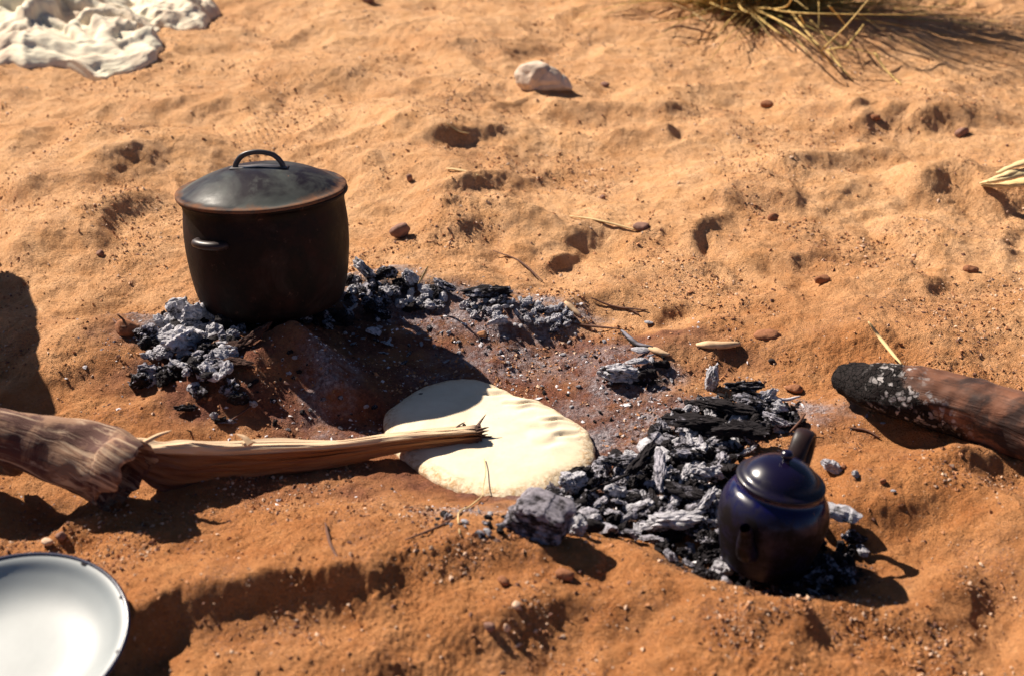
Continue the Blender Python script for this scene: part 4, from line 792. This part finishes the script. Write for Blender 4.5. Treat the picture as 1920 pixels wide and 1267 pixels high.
# ---------------------------------------------------------------- stones, clods
def lump(px, py, w_, h_, mk, name, label, cat, seed, sink=.25, rot=None, planes=8, soft=.3, sub=3, d=.8):
    p = at(px, py); dep = p.y*FW[1]+(p.z-CAM_H)*FW[2]; s = w_/FPX*dep/2; hh = h_/FPX*dep/2; rs = np.random.RandomState(seed)
    V, F = chunk(rs, (s, s*d, hh), sub, planes, 0, .10, soft); o = ob(name, mesh(name, V, F, M[mk], sub > 2), None, (p.x, p.y, p.z+hh*(1-2*sink)), rot or (0, 0, rs.uniform(-.4, .4))); tag(o, label, cat); return o
def big_stone():
    p = at(1020, 165); dep = p.y*FW[1]+(p.z-CAM_H)*FW[2]; s = 108/FPX*dep/2; rs = np.random.RandomState(19); V, F = chunk(rs, (1,1,1), 5, 9, 0, .05, .45)
    crack = np.exp(-(np.abs(V[:,0]*.5+V[:,1]*.3-V[:,2]*.75+.15+.12*vnoise(V[:,0]*3, V[:,1]*3, V[:,2]*3, 3))/.035)**2)*(V[:,0] > -.3) + .7*np.exp(-(np.abs(V[:,0]*.9-V[:,2]*.4+.25)/.035)**2)
    V = V*(1-.09*crack)[:, None]*np.array([s*1.05, s*.72, s*.62]); o = ob('pale_stone', mesh('pale_stone', V, F, M['stone']), None, (p.x, p.y, p.z+s*.22), (0, R(8), R(-6))); tag(o, 'large pale cracked stone half sunk in the sand near the top', 'stone')
big_stone()
for a in [(750,447,38,36,'palestone','round_stone','round brown stone on the sand right of the pot lid','stone',2,.1),
 (768,340,15,15,'palestone','small_stone','small dark stone beyond the pot, above the round stone','stone',3,.1), (1437,200,24,15,'clod','sand_clod','small reddish clod below the grass tuft','clod',4,.2),
 (1541,531,30,24,'clod','sand_clod','crumbly red-brown clod in the open sand at the right','clod',5,.2), (1450,413,22,16,'clod','sand_clod','small orange clod in the middle of the open sand','clod',6,.2),
 (1203,428,34,12,'palestone','small_stone','flat oblong stone at the end of the pale straw','stone',7,.2), (1133,162,18,9,'palestone','small_stone','tiny dark pebble right of the large pale stone','stone',8,.1),
 (1640,225,20,14,'clod','sand_clod','dark clod in the hollow at the upper right','clod',9,.2), (1803,255,26,22,'palestone','small_stone','dark and pale pebble in the far right hollow','stone',10,.2),
 (690,4,34,22,'palestone','small_stone','dark stone at the top edge of the picture','stone',11,.2), (1820,508,30,14,'clod','sand_clod','dark crumbly clod near the right edge above the log','clod',12,.2),
 (945,1093,26,18,'clod','sand_clod','rounded orange clod on the near sand','clod',13,.15), (1062,1082,42,22,'clod','sand_clod','flat angular block of sand crust on the near slope','clod',14,.2),
 (968,1138,20,16,'crumb_c','small_stone','pale orange pebble below the rounded clod','stone',15,.15), (917,1181,24,22,'palestone','small_stone','dark pebble on the near sand','stone',16,.15), (950,1182,14,20,'crumb_c','small_stone','narrow pale pebble beside the dark one','stone',17,.1),
 (1490,732,36,16,'clod','sand_clod','flat reddish clod beyond the charcoal heap','clod',18,.2), (1448,680,16,9,'flake_k','small_stone','tiny black bit on the sand beyond the heap','stone',19,.1), (1130,372,14,9,'palestone','small_stone','tiny stone on the open sand above the pale straw','stone',20,.1),
 (1580,878,14,12,'clod','sand_clod','tiny red clod near the pale ash ball','clod',21,.2), (240,620,50,34,'clod','sand_clod','red clod of earth left of the ashy heap','clod',22,.3), (115,1010,26,20,'palestone','small_stone','rough dark stone above the enamel bowl','stone',23,.2), (90,1018,24,14,'crumb_c','small_stone','pale chip beside the rough stone above the bowl','stone',24,.2),
 (1440,632,50,20,'clod','sand_clod','smooth half-buried lump of sand beyond the pale root','clod',26,.35), (905,630,20,14,'crumb_a','small_stone','small orange stone on the burnt ground','stone',27,.2),(1655,905,14,12,'clod','sand_clod','tiny brown clod right of the ash ball','clod',28,.2),(1180,1095,12,10,'palestone','small_stone','tiny grey pebble on the near slope','stone',29,.2),(188,478,16,12,'palestone','small_stone','tiny dark pebble left of the pot','stone',30,.2)]: lump(*a)

# ---------------------------------------------------------------- twigs and straws
def stick(pts, r, mk, name, label, cat='twig', lift=.003, seed=0, flat=.7):
    P = [at(p[0], p[1], (p[2] if len(p) > 2 else lift)) for p in pts]; S = spline([tuple(p) for p in P], 16); V, F = tube(S, [r*(1-.55*abs(i/15*2-1)**2.5) for i in range(16)], 7, flat, seed, r*.25)
    return tag(ob(name, mesh(name, V, F, M[mk], True)), label, cat)
for a in [
 ([(1068,405),(1125,414),(1195,432)], .0028,'straw','dry_straw','pale straw lying across the sand towards the flat oblong stone'), ([(838,232),(860,245),(880,254)], .0022,'straw','dry_straw','short yellow straw beyond the pot'),
 ([(838,316),(865,322),(898,330)], .0035,'straw','dry_straw','short pale stalk with a dark side behind the pot'), ([(1628,603,.05),(1655,640,.03),(1690,683,.045)], .0034,'straw','dry_straw','straw standing up against the charred log','straw'),
 ([(1108,558),(1150,574),(1215,582)], .0022,'twig','thin_twig','thin dark twig on the sand beyond the ash bank'), ([(1040,604),(1095,610),(1165,616)], .0028,'twig','thin_twig','dark twig sticking out of the far ash bank'),
 ([(1165,620),(1195,645),(1225,652)], .0050,'coal','charred_twig','charred twig joining the pale splintered stick'), ([(1215,652),(1235,658),(1255,665)], .0062,'paleraw','pale_stick','pale splintered stick end beside the white flake'),
 ([(1305,645),(1345,647),(1388,645)], .0080,'paleraw','pale_root','pale flattened root lying on the sand beyond the heap'), ([(1060,565),(1075,580),(1088,592)], .0055,'paleraw','pale_stick','pale stick at the right end of the ash bank'),
 ([(785,532,.03),(795,515,.05),(802,500,.08)], .0022,'straw','dry_straw','straw standing up from the bank right of the pot'), ([(925,470),(975,490),(1018,528)], .0018,'twig','thin_twig','thin rootlet in the hollow behind the ash bank'),
 ([(610,980),(620,1020),(640,1060)], .0022,'twig','thin_twig','dark rootlet in the near sand below the branch'), ([(760,1012),(830,985),(880,955)], .0020,'twig','thin_twig','thin twig left of the ashy chips'),
 ([(220,590,.03),(232,600,.02),(250,612,.004)], .0022,'twig','thin_twig','brown rootlet left of the ashy heap'), ([(205,600,.004),(228,612,.014),(262,610,.004)], .0022,'twig','thin_twig','bent brown rootlet by the red clod'),
 ([(1440,742,.02),(1470,750,.012),(1500,742,.006)], .0030,'ash_light','pale_stick','thin ash-white twig at the right of the far heap'), ([(1480,810,.01),(1500,790,.02),(1510,775,.03)], .0020,'twig','thin_twig','thin twig rising behind the teapot lid'),
 ([(1150,575),(1180,580),(1200,590)], .0016,'twig','thin_twig','short dark rootlet on the sand shelf'), ([(1590,800),(1625,806),(1650,820)], .0020,'twig','thin_twig','curved rootlet on the sand below the charred log'),
 ([(1100,925,.012),(1150,900,.02),(1180,888,.016)], .0030,'coal','charred_twig','thin black twig along the top of the heap'), ([(430,790,.004),(455,772,.008),(490,748,.004)], .0022,'twig','thin_twig','thin dark twig below the left heap'), ([(1262,8,.03),(1300,25,.015),(1330,48,.004)], .0042,'straw','dry_straw','thick grey-white stalk left of the grass tuft'),
 ([(1240,60,.01),(1275,50,.02),(1345,66,.004)], .0040,'twig','thin_twig','dark dry twig left of the grass tuft')]:
    a = list(a)
    if len(a) == 5: a.append('straw' if 'straw' in a[3] else 'twig')
    stick(*a[:5], a[5])

# ---------------------------------------------------------------- grass tuft
def build_grass():
    c = at(1450, 26); t = empty('grass_tuft', c); tag(t, 'tuft of dry yellow-green grass at the top right with its long shadow', 'grass'); rs = np.random.RandomState(8)
    def blade(p0, p1, sag, wd):
        n = 7; V = []; d = p1-p0; s = Vector((-d.y, d.x, 0)); s = s.normalized() if s.length > 1e-5 else Vector((1,0,0)); s = (s*.8+Vector((rs.normal(), rs.normal(), rs.normal()))*.4).normalized()
        for i in range(n):
            u = i/(n-1); p = p0+d*u+Vector((0,0,1))*(sag*4*u*(1-u)); w2 = wd*(1-u**2*.85)
            V += [tuple(p-s*w2), tuple(p+Vector((0,0,w2*.6))), tuple(p+s*w2)]
        F = []
        for i in range(n-1):
            for k in (0, 1): F.append((i*3+k, i*3+k+1, i*3+k+4, i*3+k+3))
            F.append((i*3+2, i*3, i*3+3, i*3+5))
        return np.array(V), F
    o0 = Vector((0,0,0)); Vs, Fs, mi, off = [], [], [], 0
    for i in range(2300):
        a = rs.uniform(0, 6.283); lean = abs(rs.normal())*(.5 if i % 3 else 1.3); L = rs.uniform(.12, .75); r0 = rs.uniform(0, .13)
        b = Vector((math.cos(a)*r0*1.6, math.sin(a)*r0*.5+.05, -.005)); b.z = h1(c.x+b.x, c.y+b.y)-c.z
        a2 = a+rs.normal()*.8; e = b+Vector((math.cos(a2)*math.sin(lean), math.sin(a2)*math.sin(lean), math.cos(lean)))*L
        g = h1(c.x+e.x, c.y+e.y)-c.z+.004; e.z = max(e.z, g); V, F = blade(b, e, rs.uniform(-.02, .06), rs.uniform(.0014, .0034))
        Vs.append(V); Fs += [tuple(q+off for q in f) for f in F]; mi += [int(rs.uniform() < .18)]*len(F); off += len(V)
    tag(ob('grass_blades', mesh('grass_blades', np.concatenate(Vs), Fs, [M['grass_y'], M['grass_g']], False, midx=mi), t), kind='stuff')
    # the stalks one can pick out in the picture
    for pts in [[(1400,10,.03),(1500,62,.09),(1570,132,.02)], [(1430,12,.04),(1500,25,.10),(1740,32,.10)], [(1540,95,.05),(1590,45,.12),(1645,-20,.2)], [(1480,20,.06),(1530,80,.06),(1545,90,.04)], [(1550,95,.02),(1590,90,.03),(1660,108,.02)],
                [(1640,100,.04),(1660,130,.02),(1690,160,.003)], [(1410,15,.05),(1470,15,.12),(1490,-15,.2)], [(1380,0,.04),(1400,25,.06),(1450,25,.03)], [(1555,12,.12),(1575,35,.07),(1590,55,.03)], [(1585,90,.04),(1610,60,.06),(1620,45,.07)],
                [(1395,10,.04),(1450,55,.05),(1480,75,.02)], [(1330,5,.04),(1370,20,.05),(1420,22,.05)], [(1550,95,.03),(1580,130,.02),(1600,152,.003)], [(1500,30,.08),(1505,42,.06),(1508,48,.04)]]:
        P = [at(*p) for p in pts]; S = spline([tuple(p-c) for p in P], 12); V, F = tube(S, [.0042*(1-.6*i/11) for i in range(12)], 6, .6); ob('grass_stalk', mesh('grass_stalk', V, F, M['grass_y']), t)
build_grass()

# ---------------------------------------------------------------- cloth, husk
def cloth(name, label, outline, cen, hgt, seed, dirn):
    c = gp(*cen); z0 = h1(c[0], c[1]); t = (c[0], c[1], z0)
    P = [gp(*p) for p in outline]; A = sorted([(math.atan2(p[1]-c[1], p[0]-c[0]), math.hypot(p[0]-c[0], p[1]-c[1])) for p in P]); an = np.array([a for a, r in A]); ra = np.array([r for a, r in A])
    an = np.concatenate([an-2*math.pi, an, an+2*math.pi]); ra = np.tile(ra, 3); n, k = 420, 150; th = np.linspace(-math.pi, math.pi, n, endpoint=False); Rt = np.interp(th, an, ra)
    for _ in range(10): Rt = (np.roll(Rt, 1)+2*Rt+np.roll(Rt, -1))/4
    q = np.sin(np.linspace(0, math.pi/2, k)); T, Q = np.meshgrid(th, q, indexing='ij'); X = np.cos(T)*Rt[:, None]*Q; Y = np.sin(T)*Rt[:, None]*Q
    X2 = X*math.cos(dirn)+Y*math.sin(dirn); Y2 = -X*math.sin(dirn)+Y*math.cos(dirn)
    wx = X2+.05*vnoise2(X*7+seed, Y*7, seed)+.10*vnoise2(X*3, Y*3+seed, seed+1); wy = Y2+.07*vnoise2(X*6, Y*6+seed, seed+2)+.10*vnoise2(X*2.5+seed, Y*2.5, seed+3)
    f1 = 1-np.abs(vnoise2(wx*2.2, wy*8, seed+5))*1.7; f2 = 1-np.abs(vnoise2(wx*3.5, wy*17, seed+6))*1.5; f3 = vnoise2(wx*4, wy*4, seed+7)
    env = np.sqrt(np.clip(1-Q**4, 0, 1)); rs = np.random.RandomState(seed+40); rmax = float(Rt.max()); rolls = np.zeros(X.shape); top2 = np.zeros(X.shape)
    for i in range(46):                       # soft rolls of cloth lying over one another, with creases between
        a0 = dirn+rs.normal()*.35; cu = rs.normal()*2.2; L = rs.uniform(.5, 1.1)*rmax; sx0, sy0 = rs.uniform(-.8, .8)*rmax, rs.uniform(-.55, .55)*rmax; wd = rs.uniform(.014, .040); hh = rs.uniform(.30, 1.0)
        px_, py_ = [], []
        for t_ in np.linspace(-.5, .5, 7): aa = a0+cu*t_; px_.append(sx0+math.cos(aa)*L*t_); py_.append(sy0+math.sin(aa)*L*t_)
        d, sg, p = seg(X+.012*vnoise2(X*16, Y*16, seed+i), Y+.012*vnoise2(X*16+5, Y*16, seed+i), list(zip(px_, py_))); pr = hh*np.sqrt(np.clip(1-(d/wd)**2, 0, 1))*np.sin(np.clip(p, .04, .96)*math.pi)**.4
        rolls = np.maximum(rolls, pr)
    Z = env*(hgt*(.42+.35*f3)+hgt*.62*rolls+.010*f2) - .008*(Q > .995)
    Rw = 1+(.035*f1+.05*f2+.03*np.sin(T*23+4*vnoise2(T*3, T*0, seed)))*Q**2; X = X*Rw; Y = Y*Rw; V = np.stack([X.ravel()+c[0], Y.ravel()+c[1], Z.ravel()], 1); V[:,2] += H(V[:,0], V[:,1])-.003
    i, j = np.meshgrid(np.arange(n), np.arange(k-1), indexing='ij'); a = (i*k+j).ravel(); b = (((i+1) % n)*k+j).ravel(); V -= np.array(t)
    tag(ob(name, mesh(name, V, np.stack([a, b, b+1, a+1], 1), M['cloth']), None, t), label, 'cloth')
cloth('white_cloth', 'large crumpled white cloth heaped in the upper left corner', [(-180,60),(-120,120),(10,124),(90,126),(150,134),(195,140),(245,124),(284,112),(272,70),(240,20),(190,-30),(60,-80),(-120,-60)], (60,50), .085, 3, R(-38))
cloth('white_cloth', 'small end of white cloth behind the large crumpled one', [(255,20),(262,46),(330,52),(375,54),(385,30),(375,0),(330,-40),(270,-40)], (320,15), .05, 9, R(-5))
def build_husk():
    c = at(1895, 345); t = empty('corn_husk', c); tag(t, 'dry yellow husk at the right edge of the open sand', 'husk')
    for pts, r in [([(1838,344,.012),(1875,335,.035),(1925,322,.05),(1980,318,.05)], .015), ([(1840,348,.006),(1880,348,.018),(1930,340,.025),(1980,335,.03)], .014), ([(1868,325,.035),(1900,312,.055),(1940,300,.07),(1980,296,.07)], .010), ([(1850,340,.03),(1890,325,.05),(1930,318,.045)], .009)]:
        P = [at(*p) for p in pts]; S = spline([tuple(p-c) for p in P], 16); V, F = tube(S, [r*(.15+.85*math.sin(min(1, .1+i/12)*math.pi/2)) for i in range(16)], 10, .4, 3, .002); ob('husk_leaf', mesh('husk_leaf', V, F, M['husk']), t)
build_husk()
